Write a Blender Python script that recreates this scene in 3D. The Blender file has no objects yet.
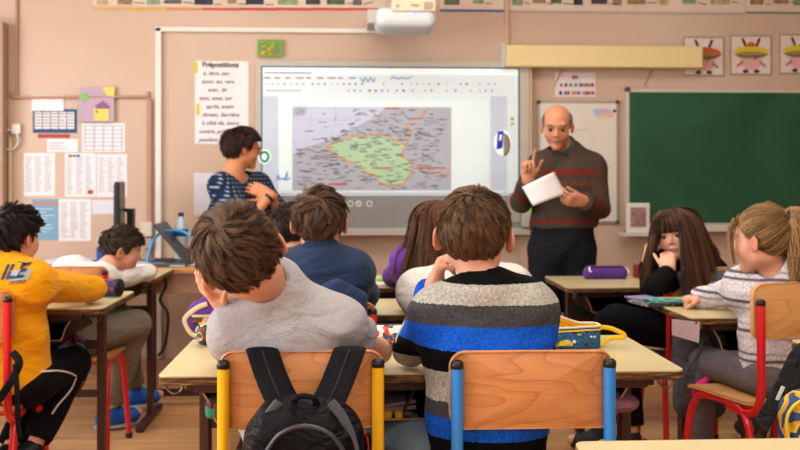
import bpy, math, random
import numpy as np
from mathutils import Vector, Matrix, noise as mnoise
random.seed(7); np.random.seed(7)
C = bpy.context.scene.collection
PI = math.pi
# ---------------------------------------------------------------- camera model (used to survey positions)
FPX, HZ, CAMZ, YAW = 930.0, 178.0, 1.22, math.radians(3.1)
CY, SY = math.cos(YAW), math.sin(YAW)
WALL = 5.9
def cam2w(cx, D, z): return np.array([cx*CY + D*SY, -cx*SY + D*CY, z])
def P(px, py, D): return cam2w((px-400)/FPX*D, D, CAMZ-(py-HZ)/FPX*D)
def Pz(px, D, z): return cam2w((px-400)/FPX*D, D, z)
def W(px, py, Y=WALL):
    D = Y/(CY-(px-400)/FPX*SY)
    return P(px, py, D)
def nrm(v):
    v = np.asarray(v, float); return v/ (np.linalg.norm(v)+1e-12)
# ---------------------------------------------------------------- materials
MATS = {}
def nodes_of(m):
    m.use_nodes = True
    nt = m.node_tree; b = nt.nodes['Principled BSDF']
    return nt, b
def mat(name, col, rough=.6, metal=0., var=0., vscale=8., bump=0., bscale=60., spec=.4, emit=0., sss=0., stretch=(1,1,1), coat=0.):
    if name in MATS: return MATS[name]
    m = bpy.data.materials.new(name); nt, b = nodes_of(m); N, L = nt.nodes, nt.links
    col = tuple(col[:3])+(1,)
    b.inputs['Base Color'].default_value = col; b.inputs['Roughness'].default_value = rough
    b.inputs['Metallic'].default_value = metal; b.inputs['Specular IOR Level'].default_value = spec
    if coat: b.inputs['Coat Weight'].default_value = coat
    if emit: b.inputs['Emission Color'].default_value = col; b.inputs['Emission Strength'].default_value = emit
    if sss: b.inputs['Subsurface Weight'].default_value = sss; b.inputs['Subsurface Radius'].default_value = (.02,.008,.004); b.inputs['Subsurface Scale'].default_value=.5
    if var or bump:
        tc = N.new('ShaderNodeTexCoord'); mp = N.new('ShaderNodeMapping'); mp.inputs['Scale'].default_value = stretch
        L.new(tc.outputs['Object'], mp.inputs['Vector'])
    if var:
        n = N.new('ShaderNodeTexNoise'); n.inputs['Scale'].default_value = vscale; n.inputs['Detail'].default_value = 5
        L.new(mp.outputs[0], n.inputs['Vector'])
        r = N.new('ShaderNodeMapRange'); r.inputs[1].default_value=.3; r.inputs[2].default_value=.7; r.inputs[3].default_value = 1-var; r.inputs[4].default_value = 1+var
        L.new(n.outputs['Fac'], r.inputs[0])
        mx = N.new('ShaderNodeMix'); mx.data_type='RGBA'; mx.blend_type='MULTIPLY'; mx.inputs[0].default_value=1
        mx.inputs['A'].default_value = col; L.new(r.outputs[0], mx.inputs['B']); L.new(mx.outputs['Result'], b.inputs['Base Color'])
        if emit: L.new(mx.outputs['Result'], b.inputs['Emission Color'])
    if bump:
        n2 = N.new('ShaderNodeTexNoise'); n2.inputs['Scale'].default_value = bscale; n2.inputs['Detail'].default_value = 4
        L.new(mp.outputs[0], n2.inputs['Vector'])
        bp = N.new('ShaderNodeBump'); bp.inputs['Strength'].default_value = bump; bp.inputs['Distance'].default_value = .01
        L.new(n2.outputs['Fac'], bp.inputs['Height']); L.new(bp.outputs[0], b.inputs['Normal'])
    MATS[name] = m; return m
def srgb(r, g, b):
    f = lambda c: ((c/255+.055)/1.055)**2.4 if c/255 > .04045 else c/255/12.92
    return (f(r), f(g), f(b))
def S(h): return srgb(int(h[0:2],16), int(h[2:4],16), int(h[4:6],16))
def ramp(nt, stops, mode='LINEAR'):
    r = nt.nodes.new('ShaderNodeValToRGB'); r.color_ramp.interpolation = mode
    e = r.color_ramp.elements
    while len(e) > 1: e.remove(e[-1])
    e[0].position = stops[0][0]; e[0].color = tuple(stops[0][1])+(1,)
    for p, c in stops[1:]:
        x = e.new(p); x.color = tuple(c)+(1,)
    return r
def wood(name, c1, c2, scale=3., dist=6., rough=.42, coord='Object', stretch=(1,1,1), coat=.15):
    if name in MATS: return MATS[name]
    m = bpy.data.materials.new(name); nt, b = nodes_of(m); N, L = nt.nodes, nt.links
    tc = N.new('ShaderNodeTexCoord'); mp = N.new('ShaderNodeMapping'); mp.inputs['Scale'].default_value = stretch
    L.new(tc.outputs[coord], mp.inputs['Vector'])
    n = N.new('ShaderNodeTexNoise'); n.inputs['Scale'].default_value = scale; n.inputs['Detail'].default_value = 1.5; n.inputs['Distortion'].default_value=.4
    L.new(mp.outputs[0], n.inputs['Vector'])
    mm = N.new('ShaderNodeMath'); mm.operation='MULTIPLY'; mm.inputs[1].default_value = dist; L.new(n.outputs['Fac'], mm.inputs[0])
    fr = N.new('ShaderNodeMath'); fr.operation='FRACT'; L.new(mm.outputs[0], fr.inputs[0])
    mid = tuple((a*2+c)/3 for a, c in zip(c1, c2))
    r = ramp(nt, [(0, c2), (.12, mid), (.6, c1), (.93, c1), (1, c2)]); L.new(fr.outputs[0], r.inputs[0])
    f = N.new('ShaderNodeTexNoise'); f.inputs['Scale'].default_value = scale*30; f.inputs['Detail'].default_value = 3
    mp2 = N.new('ShaderNodeMapping'); mp2.inputs['Scale'].default_value = tuple(a*k for a, k in zip(stretch, (.12,1,1))); L.new(tc.outputs[coord], mp2.inputs['Vector']); L.new(mp2.outputs[0], f.inputs['Vector'])
    mr = N.new('ShaderNodeMapRange'); mr.inputs[3].default_value=.8; mr.inputs[4].default_value=1.18; L.new(f.outputs['Fac'], mr.inputs[0])
    mx = N.new('ShaderNodeMix'); mx.data_type='RGBA'; mx.blend_type='MULTIPLY'; mx.inputs[0].default_value=1
    L.new(r.outputs[0], mx.inputs['A']); L.new(mr.outputs[0], mx.inputs['B']); L.new(mx.outputs['Result'], b.inputs['Base Color'])
    b.inputs['Roughness'].default_value = rough; b.inputs['Coat Weight'].default_value = coat; b.inputs['Coat Roughness'].default_value=.3
    MATS[name] = m; return m
def attr_mat(name, stops, mode='CONSTANT', rough=.85, bump=.25, bscale=120, attr='s', knit=False, fold=.0):
    """colour from a float attribute along the garment"""
    if name in MATS: return MATS[name]
    m = bpy.data.materials.new(name); nt, b = nodes_of(m); N, L = nt.nodes, nt.links
    a = N.new('ShaderNodeAttribute'); a.attribute_name = attr
    r = ramp(nt, stops, mode); tc = N.new('ShaderNodeTexCoord')
    nn = N.new('ShaderNodeTexNoise'); nn.inputs['Scale'].default_value = 160; nn.inputs['Detail'].default_value = 2; L.new(tc.outputs['Object'], nn.inputs['Vector'])
    ad = N.new('ShaderNodeMath'); ad.operation='MULTIPLY_ADD'; ad.inputs[1].default_value=.012; L.new(nn.outputs['Fac'], ad.inputs[0]); L.new(a.outputs['Fac'], ad.inputs[2])
    L.new(ad.outputs[0], r.inputs[0])
    mr = N.new('ShaderNodeMapRange'); mr.inputs[1].default_value=.3; mr.inputs[2].default_value=.7; mr.inputs[3].default_value=.72; mr.inputs[4].default_value=1.28; L.new(nn.outputs['Fac'], mr.inputs[0])
    mx = N.new('ShaderNodeMix'); mx.data_type='RGBA'; mx.blend_type='MULTIPLY'; mx.inputs[0].default_value=1
    L.new(r.outputs[0], mx.inputs['A']); L.new(mr.outputs[0], mx.inputs['B']); L.new(mx.outputs['Result'], b.inputs['Base Color'])
    b.inputs['Roughness'].default_value = rough; b.inputs['Specular IOR Level'].default_value=.12
    bp = N.new('ShaderNodeBump'); bp.inputs['Strength'].default_value = bump; bp.inputs['Distance'].default_value=.004
    L.new(nn.outputs['Fac'], bp.inputs['Height']); L.new(bp.outputs[0], b.inputs['Normal'])
    MATS[name] = m; return m
def fabric(name, col, rough=.9, fold=.5, var=.12, fscale=9., weave=400.):
    if name in MATS: return MATS[name]
    m = bpy.data.materials.new(name); nt, b = nodes_of(m); N, L = nt.nodes, nt.links
    tc = N.new('ShaderNodeTexCoord')
    n1 = N.new('ShaderNodeTexNoise'); n1.inputs['Scale'].default_value = fscale; n1.inputs['Detail'].default_value = 2; n1.inputs['Distortion'].default_value=1.2
    n2 = N.new('ShaderNodeTexNoise'); n2.inputs['Scale'].default_value = weave; n2.inputs['Detail'].default_value = 1
    mp = N.new('ShaderNodeMapping'); mp.inputs['Rotation'].default_value=(.4,.6,.5); mp.inputs['Scale'].default_value=(1,1,1.8); L.new(tc.outputs['Object'], mp.inputs['Vector'])
    L.new(mp.outputs[0], n1.inputs['Vector']); L.new(tc.outputs['Object'], n2.inputs['Vector'])
    mr = N.new('ShaderNodeMapRange'); mr.inputs[1].default_value=.3; mr.inputs[2].default_value=.7; mr.inputs[3].default_value=1-var; mr.inputs[4].default_value=1+var; L.new(n2.outputs['Fac'], mr.inputs[0])
    mx = N.new('ShaderNodeMix'); mx.data_type='RGBA'; mx.blend_type='MULTIPLY'; mx.inputs[0].default_value=1; mx.inputs['A'].default_value = tuple(col[:3])+(1,)
    L.new(mr.outputs[0], mx.inputs['B']); L.new(mx.outputs['Result'], b.inputs['Base Color'])
    b1 = N.new('ShaderNodeBump'); b1.inputs['Strength'].default_value = fold; b1.inputs['Distance'].default_value=.03; L.new(n1.outputs['Fac'], b1.inputs['Height'])
    b2 = N.new('ShaderNodeBump'); b2.inputs['Strength'].default_value = .25; b2.inputs['Distance'].default_value=.002; L.new(n2.outputs['Fac'], b2.inputs['Height']); L.new(b1.outputs[0], b2.inputs['Normal'])
    L.new(b2.outputs[0], b.inputs['Normal']); b.inputs['Roughness'].default_value = rough; b.inputs['Specular IOR Level'].default_value=.2 if max(col[:3])>.05 else .14
    b.inputs['Sheen Weight'].default_value=.08 if max(col[:3])>.05 else 0
    MATS[name] = m; return m
def vcol_mat(name, rough=.5, sss=.12, spec=.35, bump=.0, bscale=300):
    if name in MATS: return MATS[name]
    m = bpy.data.materials.new(name); nt, b = nodes_of(m); N, L = nt.nodes, nt.links
    a = N.new('ShaderNodeAttribute'); a.attribute_name = 'Col'; L.new(a.outputs['Color'], b.inputs['Base Color'])
    b.inputs['Roughness'].default_value = rough; b.inputs['Specular IOR Level'].default_value = spec
    if sss: b.inputs['Subsurface Weight'].default_value = sss; b.inputs['Subsurface Radius'].default_value=(.012,.005,.003); b.inputs['Subsurface Scale'].default_value=.6
    MATS[name] = m; return m
# ---------------------------------------------------------------- objects
def empty(name, loc=(0,0,0), rz=0., label=None, cat=None, group=None):
    o = bpy.data.objects.new(name, None); C.objects.link(o); o.location = tuple(float(a) for a in loc); o.rotation_euler = (0,0,rz)
    o.empty_display_size=.1
    tag(o, label, cat, group); return o
def tag(o, label=None, cat=None, group=None, kind=None):
    if label: o['label'] = label
    if cat: o['category'] = cat
    if group: o['group'] = group
    if kind: o['kind'] = kind
    return o
def root_off(par):
    off = np.zeros(3)
    while par is not None:
        off += np.array(par.location); par = par.parent
    return off
class MB:
    def __init__(s): s.V=[]; s.F=[]; s.M=[]
    def add(s, V, F, m=0):
        n = len(s.V); s.V.extend([tuple(map(float, v)) for v in V]); s.F.extend([tuple(i+n for i in f) for f in F]); s.M.extend([m]*len(F)); return s
    def box(s, c, size, rot=None, m=0):
        hx, hy, hz = [a/2 for a in size]
        V = np.array([(x,y,z) for x in (-hx,hx) for y in (-hy,hy) for z in (-hz,hz)])
        if rot is not None: V = V@np.array(rot).T
        V = V + np.array(c)
        return s.add(V, [(0,1,3,2),(4,6,7,5),(0,4,5,1),(2,3,7,6),(0,2,6,4),(1,5,7,3)], m)
    def span(s, a, b, m=0):
        a, b = np.array(a, float), np.array(b, float); return s.box((a+b)/2, np.abs(b-a), m=m)
    def quad(s, p, m=0): return s.add(p, [tuple(range(len(p)))], m)
    def tube(s, pts, r, n=12, caps=True, m=0, closed=False, flat=None, up=None):
        pts = [np.array(p, float) for p in pts]; k = len(pts)
        rr = r if hasattr(r, '__len__') else [r]*k
        T = []
        for i in range(k):
            a = pts[(i-1)%k] if (i > 0 or closed) else pts[i]; b = pts[(i+1)%k] if (i < k-1 or closed) else pts[i]
            T.append(nrm(b-a))
        u = np.array(up, float) if up is not None else (np.array((0,0,1.)) if abs(T[0][2]) < .9 else np.array((1.,0,0)))
        u = nrm(u - T[0]*np.dot(u, T[0])); V=[]; 
        for i in range(k):
            u = nrm(u - T[i]*np.dot(u, T[i])); w = np.cross(T[i], u)
            fx, fy = flat if flat else (1, 1)
            for j in range(n):
                a = 2*PI*j/n; V.append(pts[i]+rr[i]*(fx*math.cos(a)*u+fy*math.sin(a)*w))
        F=[]
        for i in range(k if closed else k-1):
            for j in range(n):
                a=i*n+j; b=i*n+(j+1)%n; c=((i+1)%k)*n+(j+1)%n; d=((i+1)%k)*n+j; F.append((a,b,c,d))
        if caps and not closed:
            F.append(tuple(range(n))[::-1]); F.append(tuple(range((k-1)*n, k*n)))
        return s.add(V, F, m)
    def lathe(s, prof, c=(0,0,0), n=20, m=0, axis=None):
        V=[]; F=[]
        for r, z in prof:
            for j in range(n):
                a = 2*PI*j/n; V.append((max(r,1e-5)*math.cos(a), max(r,1e-5)*math.sin(a), z))
        V = np.array(V)
        if axis is not None:
            q = Vector((0,0,1)).rotation_difference(Vector(axis)).to_matrix(); V = V@np.array(q).T
        V = V+np.array(c)
        for i in range(len(prof)-1):
            for j in range(n): F.append((i*n+j, i*n+(j+1)%n, (i+1)*n+(j+1)%n, (i+1)*n+j))
        F.append(tuple(range(n))[::-1]); F.append(tuple(range((len(prof)-1)*n, len(prof)*n)))
        return s.add(V, F, m)
    def prism(s, poly, d, frame=None, m=0):
        """poly in (u,v), extruded along third axis by d; frame=(origin,U,V,N)"""
        o, U, Vv, N = frame if frame else (np.zeros(3), np.array((1,0,0)), np.array((0,0,1)), np.array((0,1,0)))
        o, U, Vv, N = map(lambda a: np.array(a, float), (o, U, Vv, N)); n = len(poly)
        A = [o+U*a+Vv*b for a, b in poly]; B = [p+N*d for p in A]
        F = [tuple(range(n)), tuple(range(2*n-1, n-1, -1))]+[(i, n+i, n+(i+1)%n, (i+1)%n) for i in range(n)]
        return s.add(A+B, F, m)
    def build(s, name, mats, parent=None, smooth=False, bevel=0., local=False, seg=2, angle=.6):
        if not isinstance(mats, (list, tuple)): mats = [mats]
        V = np.array(s.V)
        if not local: V = V-root_off(parent)
        me = bpy.data.meshes.new(name); me.from_pydata(V.tolist(), [], s.F)
        for m in mats: me.materials.append(m)
        me.polygons.foreach_set('material_index', s.M)
        me.polygons.foreach_set('use_smooth', [bool(smooth)]*len(me.polygons)); me.validate(); me.update()
        o = bpy.data.objects.new(name, me); C.objects.link(o)
        if parent is not None: o.parent = parent
        if smooth and smooth != 2:
            try: me.set_sharp_from_angle(angle=angle)
            except Exception: pass
        if bevel:
            b = o.modifiers.new('Bevel', 'BEVEL'); b.width = bevel; b.segments = seg; b.limit_method='ANGLE'; b.angle_limit=.6
        return o
def raw_mesh(name, V, F, mats, parent=None, attrs=None, smooth=True, local=False):
    if not isinstance(mats, (list, tuple)): mats = [mats]
    Vl = V if local else V-root_off(parent)
    me = bpy.data.meshes.new(name)
    F = np.asarray(F, np.int32); nf, k = F.shape
    me.vertices.add(len(Vl)); me.vertices.foreach_set('co', np.asarray(Vl, np.float32).ravel())
    me.loops.add(nf*k); me.loops.foreach_set('vertex_index', F.ravel())
    me.polygons.add(nf); me.polygons.foreach_set('loop_start', np.arange(0, nf*k, k, dtype=np.int32))
    try: me.polygons.foreach_set('loop_total', np.full(nf, k, np.int32))
    except Exception: pass
    me.polygons.foreach_set('use_smooth', np.ones(nf, bool) if smooth else np.zeros(nf, bool))
    for m in mats: me.materials.append(m)
    me.update(calc_edges=True)
    for nme, arr in (attrs or {}).items():
        arr = np.asarray(arr, np.float32)
        if arr.ndim == 1:
            a = me.attributes.new(nme, 'FLOAT', 'POINT'); a.data.foreach_set('value', arr)
        else:
            a = me.color_attributes.new(nme, 'FLOAT_COLOR', 'POINT'); a.data.foreach_set('color', np.concatenate([arr, np.ones((len(arr),1), np.float32)], 1).ravel())
    o = bpy.data.objects.new(name, me); C.objects.link(o)
    if parent is not None: o.parent = parent
    return o
def dup(root, loc=None, rz=None, label=None, group=None):
    r = root.copy(); C.objects.link(r)
    if loc is not None: r.location = tuple(float(a) for a in loc)
    if rz is not None: r.rotation_euler = (0,0,rz)
    if label: r['label'] = label
    if group: r['group'] = group
    for ch in list(root.children):
        c = ch.copy(); C.objects.link(c); c.parent = r
        for g in list(ch.children):
            d = g.copy(); C.objects.link(d); d.parent = c
    return r
def smooth_pts(pts, n=8, closed=False):
    pts = [np.array(p, float) for p in pts]; out=[]; k=len(pts)
    for i in range(k if closed else k-1):
        g = lambda q: pts[q%k] if closed else pts[min(max(q,0),k-1)]
        p0,p1,p2,p3 = g(i-1),g(i),g(i+1),g(i+2)
        for j in range(n):
            t=j/n; out.append(.5*((2*p1)+(-p0+p2)*t+(2*p0-5*p1+4*p2-p3)*t*t+(-p0+3*p1-3*p2+p3)*t**3))
    if not closed: out.append(pts[-1])
    return out
def rrect(w, h, r, n=5, cx=0, cy=0):
    out=[]
    for sx, sy, a0 in ((1,1,0),(-1,1,90),(-1,-1,180),(1,-1,270)):
        for i in range(n+1):
            a = math.radians(a0+90*i/n); out.append((cx+sx*(w/2-r)+r*math.cos(a), cy+sy*(h/2-r)+r*math.sin(a)))
    return out
# ---------------------------------------------------------------- signed distance modelling
def smin(a, b, k):
    if k <= 0: return np.minimum(a, b)
    h = np.maximum(k-np.abs(a-b), 0)/k
    return np.minimum(a, b)-h*h*k*.25
class Cap:
    def __init__(s, a, b, ra, rb=None, k=.02, op='+', u=None, ratio=1., flat=0):
        s.a=np.array(a,float); s.b=np.array(b,float); s.ra=ra; s.rb=ra if rb is None else rb; s.k=k; s.op=op
        s.u = None if u is None else nrm(u); s.ratio=ratio; s.flat=flat
        R = max(s.ra, s.rb)*max(1, ratio); s.lo=np.minimum(s.a,s.b)-R; s.hi=np.maximum(s.a,s.b)+R
    def d(s, X, Y, Z):
        ab = s.b-s.a; q = [X-s.a[0], Y-s.a[1], Z-s.a[2]]
        L0 = ab@ab; t0 = (q[0]*ab[0]+q[1]*ab[1]+q[2]*ab[2])/max(L0,1e-9)
        if s.u is not None:
            f = 1-1/s.ratio; qu = (q[0]*s.u[0]+q[1]*s.u[1]+q[2]*s.u[2])*f
            q = [q[i]-qu*s.u[i] for i in range(3)]; ab = ab-(ab@s.u)*f*s.u
            L = ab@ab; t = np.clip((q[0]*ab[0]+q[1]*ab[1]+q[2]*ab[2])/max(L,1e-9),0,1)
        else: t = np.clip(t0, 0, 1)
        d = np.sqrt((q[0]-t*ab[0])**2+(q[1]-t*ab[1])**2+(q[2]-t*ab[2])**2)-(s.ra+(s.rb-s.ra)*t)
        if s.flat:
            Ln = math.sqrt(L0)
            if s.flat in (1,3): d = np.maximum(d, (t0-1)*Ln)
            if s.flat in (2,3): d = np.maximum(d, -t0*Ln)
        return d
class Ell:
    def __init__(s, c, r, R=None, k=.02, op='+'):
        s.c=np.array(c,float); s.r=np.array(r,float); s.R=np.eye(3) if R is None else np.array(R,float); s.k=k; s.op=op
        m = np.abs(s.R)@s.r if R is not None else s.r
        s.lo=s.c-m; s.hi=s.c+m
    def d(s, X, Y, Z):
        q=[X-s.c[0],Y-s.c[1],Z-s.c[2]]
        l=[q[0]*s.R[0,i]+q[1]*s.R[1,i]+q[2]*s.R[2,i] for i in range(3)]
        k0=np.sqrt(sum((l[i]/s.r[i])**2 for i in range(3))); k1=np.sqrt(sum((l[i]/s.r[i]**2)**2 for i in range(3)))
        return k0*(k0-1)/(k1+1e-6)
class Box:
    def __init__(s, c, half, R=None, rad=.01, k=.01, op='+'):
        s.c=np.array(c,float); s.h=np.array(half,float)-rad; s.rad=rad; s.R=np.eye(3) if R is None else np.array(R,float); s.k=k; s.op=op
        m=np.abs(s.R)@(s.h+rad); s.lo=s.c-m; s.hi=s.c+m
    def d(s, X, Y, Z):
        q=[X-s.c[0],Y-s.c[1],Z-s.c[2]]
        l=[np.abs(q[0]*s.R[0,i]+q[1]*s.R[1,i]+q[2]*s.R[2,i])-s.h[i] for i in range(3)]
        o=np.sqrt(sum(np.maximum(a,0)**2 for a in l)); return o+np.minimum(np.maximum(np.maximum(l[0],l[1]),l[2]),0)-s.rad
def sdf(prims, res, post=None, relax=1):
    adds=[p for p in prims if p.op=='+']
    lo=np.min([p.lo for p in adds],0)-3*res; hi=np.max([p.hi for p in adds],0)+3*res
    n=np.ceil((hi-lo)/res).astype(int)+1
    F=np.full(n, .3, np.float32)
    ax=[(lo[i]+np.arange(n[i])*res).astype(np.float32) for i in range(3)]
    for p in prims:
        mg=p.k+2.5*res
        i0=np.clip(np.floor((p.lo-mg-lo)/res).astype(int),0,n); i1=np.clip(np.ceil((p.hi+mg-lo)/res).astype(int)+1,0,n)
        if np.any(i1<=i0): continue
        sl=tuple(slice(i0[i],i1[i]) for i in range(3))
        X=ax[0][sl[0]][:,None,None]; Y=ax[1][sl[1]][None,:,None]; Z=ax[2][sl[2]][None,None,:]
        d=p.d(X,Y,Z).astype(np.float32)
        F[sl]=smin(F[sl],d,p.k) if p.op=='+' else -smin(-F[sl],d,p.k)
    if post is not None:
        idx=np.nonzero(np.abs(F)<.035); pts=np.stack([ax[i][idx[i]] for i in range(3)],1)
        F[idx]=post(pts, F[idx])
    S_=F<0
    A=np.zeros(np.array(n)-1, np.uint8)
    for dx in (0,1):
        for dy in (0,1):
            for dz in (0,1): A+=S_[dx:n[0]-1+dx, dy:n[1]-1+dy, dz:n[2]-1+dz]
    act=np.nonzero((A>0)&(A<8)); M=len(act[0]); idm=np.full(A.shape,-1,np.int32); idm[act]=np.arange(M)
    base=np.stack(act,1); vals=np.empty((M,2,2,2),np.float32)
    for dx in (0,1):
        for dy in (0,1):
            for dz in (0,1): vals[:,dx,dy,dz]=F[act[0]+dx,act[1]+dy,act[2]+dz]
    acc=np.zeros((M,3)); cnt=np.zeros(M)
    for a in range(3):
        o=[i for i in range(3) if i!=a]
        for p_ in (0,1):
            for q_ in (0,1):
                i0=[0,0,0]; i0[o[0]]=p_; i0[o[1]]=q_; i1=list(i0); i1[a]=1
                v0=vals[:,i0[0],i0[1],i0[2]]; v1=vals[:,i1[0],i1[1],i1[2]]; c=(v0<0)!=(v1<0)
                t=np.where(c, v0/np.where(c, v0-v1, 1), 0); pos=np.zeros((M,3)); pos[:,a]=t; pos[:,o[0]]=p_; pos[:,o[1]]=q_
                acc+=pos*c[:,None]; cnt+=c
    V=lo+(base+acc/cnt[:,None])*res
    FF=[]
    for a in range(3):
        o=[(a+1)%3,(a+2)%3]
        s0=[slice(0,n[i]) for i in range(3)]; s1=list(s0); s0[a]=slice(0,n[a]-1); s1[a]=slice(1,n[a])
        s0,s1=tuple(s0),tuple(s1); ch=S_[s0]!=S_[s1]
        e=np.stack(np.nonzero(ch),1); ok=(e[:,o[0]]>0)&(e[:,o[1]]>0)&(e[:,o[0]]<n[o[0]]-1)&(e[:,o[1]]<n[o[1]]-1); e=e[ok]
        inside=S_[s0][tuple(e.T)]
        def cid(du,dv):
            c=e.copy(); c[:,o[0]]+=du; c[:,o[1]]+=dv; return idm[tuple(c.T)]
        q=np.stack([cid(-1,-1),cid(0,-1),cid(0,0),cid(-1,0)],1)
        q=np.where(inside[:,None],q,q[:,::-1]); FF.append(q)
    FF=np.concatenate(FF); FF=FF[(FF>=0).all(1)]
    for _ in range(relax):
        s=np.zeros_like(V); c=np.zeros(len(V))
        for i in range(4):
            for j in ((i+1)%4,):
                np.add.at(s, FF[:,i], V[FF[:,j]]); np.add.at(s, FF[:,j], V[FF[:,i]]); np.add.at(c, FF[:,i], 1); np.add.at(c, FF[:,j], 1)
        V=V*.5+.5*s/np.maximum(c,1)[:,None]
    return V, FF
def wob(p, f, seed=0., dirs=4):
    """cheap smooth pseudo noise in -1..1"""
    r=np.random.RandomState(int(seed*10)+3); o=np.zeros(len(p))
    for i in range(dirs):
        d=nrm(r.randn(3)); d2=nrm(r.randn(3))
        o+=np.sin(p@d*f*(.7+.6*r.rand())+r.rand()*6+1.3*np.sin(p@d2*f*.6+r.rand()*6))
    return o/dirs
def folds(amp=.003, f=55., seed=1., amp2=.0):
    def g(p, F):
        w=wob(p,f,seed,3); w=1-2*np.abs(w)
        return F-amp*w*.8-amp2*wob(p,f*2.3,seed+2,3)
    return g
def text_geo(body, size=1., shear=0., bold=0., align='LEFT', sx=1.):
    cu=bpy.data.curves.new('t','FONT'); cu.body=body; cu.size=size; cu.shear=shear; cu.align_x=align; cu.offset=bold; cu.resolution_u=3
    o=bpy.data.objects.new('t',cu); C.objects.link(o); dg=bpy.context.evaluated_depsgraph_get(); dg.update()
    me=bpy.data.meshes.new_from_object(o.evaluated_get(dg))
    V=np.array([tuple(v.co) for v in me.vertices]) if len(me.vertices) else np.zeros((0,3)); F=[tuple(p.vertices) for p in me.polygons]
    bpy.data.objects.remove(o); bpy.data.meshes.remove(me); bpy.data.curves.remove(cu)
    if len(V): V[:,0]*=sx
    return V, F
# ================================================================= people
SKIN = vcol_mat('skin', rough=.5, sss=.15)
def frame(fwd, up=(0,0,1), roll=0.):
    """head axes: columns = right-hand side, forward, up"""
    Y=nrm(fwd); Z=nrm(np.array(up,float)-Y*np.dot(up,Y)); X=np.cross(Y,Z)
    if roll:
        c,s=math.cos(roll),math.sin(roll); X,Z=X*c+Z*s, Z*c-X*s
    return np.stack([X,Y,Z],1)
def head_prims(c, R, h, adult=False, thin=1.):
    T=lambda x,y,z: np.array(c)+R@(np.array((x,y,z))*h)
    E=lambda x,y,z,r,k,op='+',RR=None: Ell(T(x,y,z), np.array(r)*h, R if RR is None else RR, k*h, op)
    o=[E(0,-.06,.13,(.335*(.94 if adult else 1),.415,.365),.05), E(0,.09,-.13,(.275*thin,.275,.33),.12)]
    o+=[Cap(T(-.19*thin,-.02,-.24),T(0,.22,-.40),.09*h,.075*h,.08*h), Cap(T(.19*thin,-.02,-.24),T(0,.22,-.40),.09*h,.075*h,.08*h)]
    o+=[E(0,.245,-.41,(.085,.08,.07),.08), E(-.16,.2,-.13,(.11,.11,.12),.1), E(.16,.2,-.13,(.11,.11,.12),.1)]
    o+=[Cap(T(-.15,.30,.085),T(.15,.30,.085),.045*h,None,.07*h)]
    o+=[E(-.135,.395,.005,(.085,.075,.055),.05,'-'), E(.135,.395,.005,(.085,.075,.055),.05,'-')] + ([E(-.135,.40,.0,(.07,.06,.04),.04,'-'), E(.135,.40,.0,(.07,.06,.04),.04,'-'),Cap(T(-.16,.325,.10),T(.16,.325,.10),.045*h,None,.05*h),Cap(T(.10,.37,-.15),T(.19,.29,-.27),.010*h,.008*h,.015*h,'-'),Cap(T(-.10,.37,-.15),T(-.19,.29,-.27),.010*h,.008*h,.015*h,'-')] if adult else []) + []
    for s in (-1,1):
        o+=[E(s*.135,.29,.005,(.072,.072,.066),.015), E(s*.135,.36,-.003,((.052,.03,.02) if not adult else (.045,.03,.012)),.008,'-')]
    n=1.25 if adult else 1.
    o+=[Cap(T(0,.34,.03),T(0,.365+.06*n,-.11),.022*h,.036*h*n,.03*h), E(-.036*n,.37,-.135,(.03,.035,.022),.02), E(.036*n,.37,-.135,(.03,.035,.022),.02)]
    o+=[E(0,.335,-.235,(.085,.045,.026),.02), E(0,.33,-.285,(.07,.045,.028),.02), E(0,.385,-.258,(.085,.03,.006),.008,'-')]
    es=.86 if adult else 1.
    for s in (-1,1):
        a=math.radians(22 if adult else 28)*s; ca,sa=math.cos(a),math.sin(a)
        Re=R@np.array([(ca,-sa,0),(sa,ca,0),(0,0,1)])   # ear disc turned outward
        Re=R@np.array([(ca,sa*-1,0),(sa,ca,0),(0,0,1)])
        o+=[E(s*(.395 if not adult else .35),-.05,-.03,(.030,.092*es,.142*es),.025,'+',Re), E(s*(.412 if not adult else .377),-.035,-.015,(.018,.05,.085),.015,'-',Re), E(s*(.37 if not adult else .34),-.03,-.12,(.028,.04,.04),.02,'+',Re)]
    return o
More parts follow.
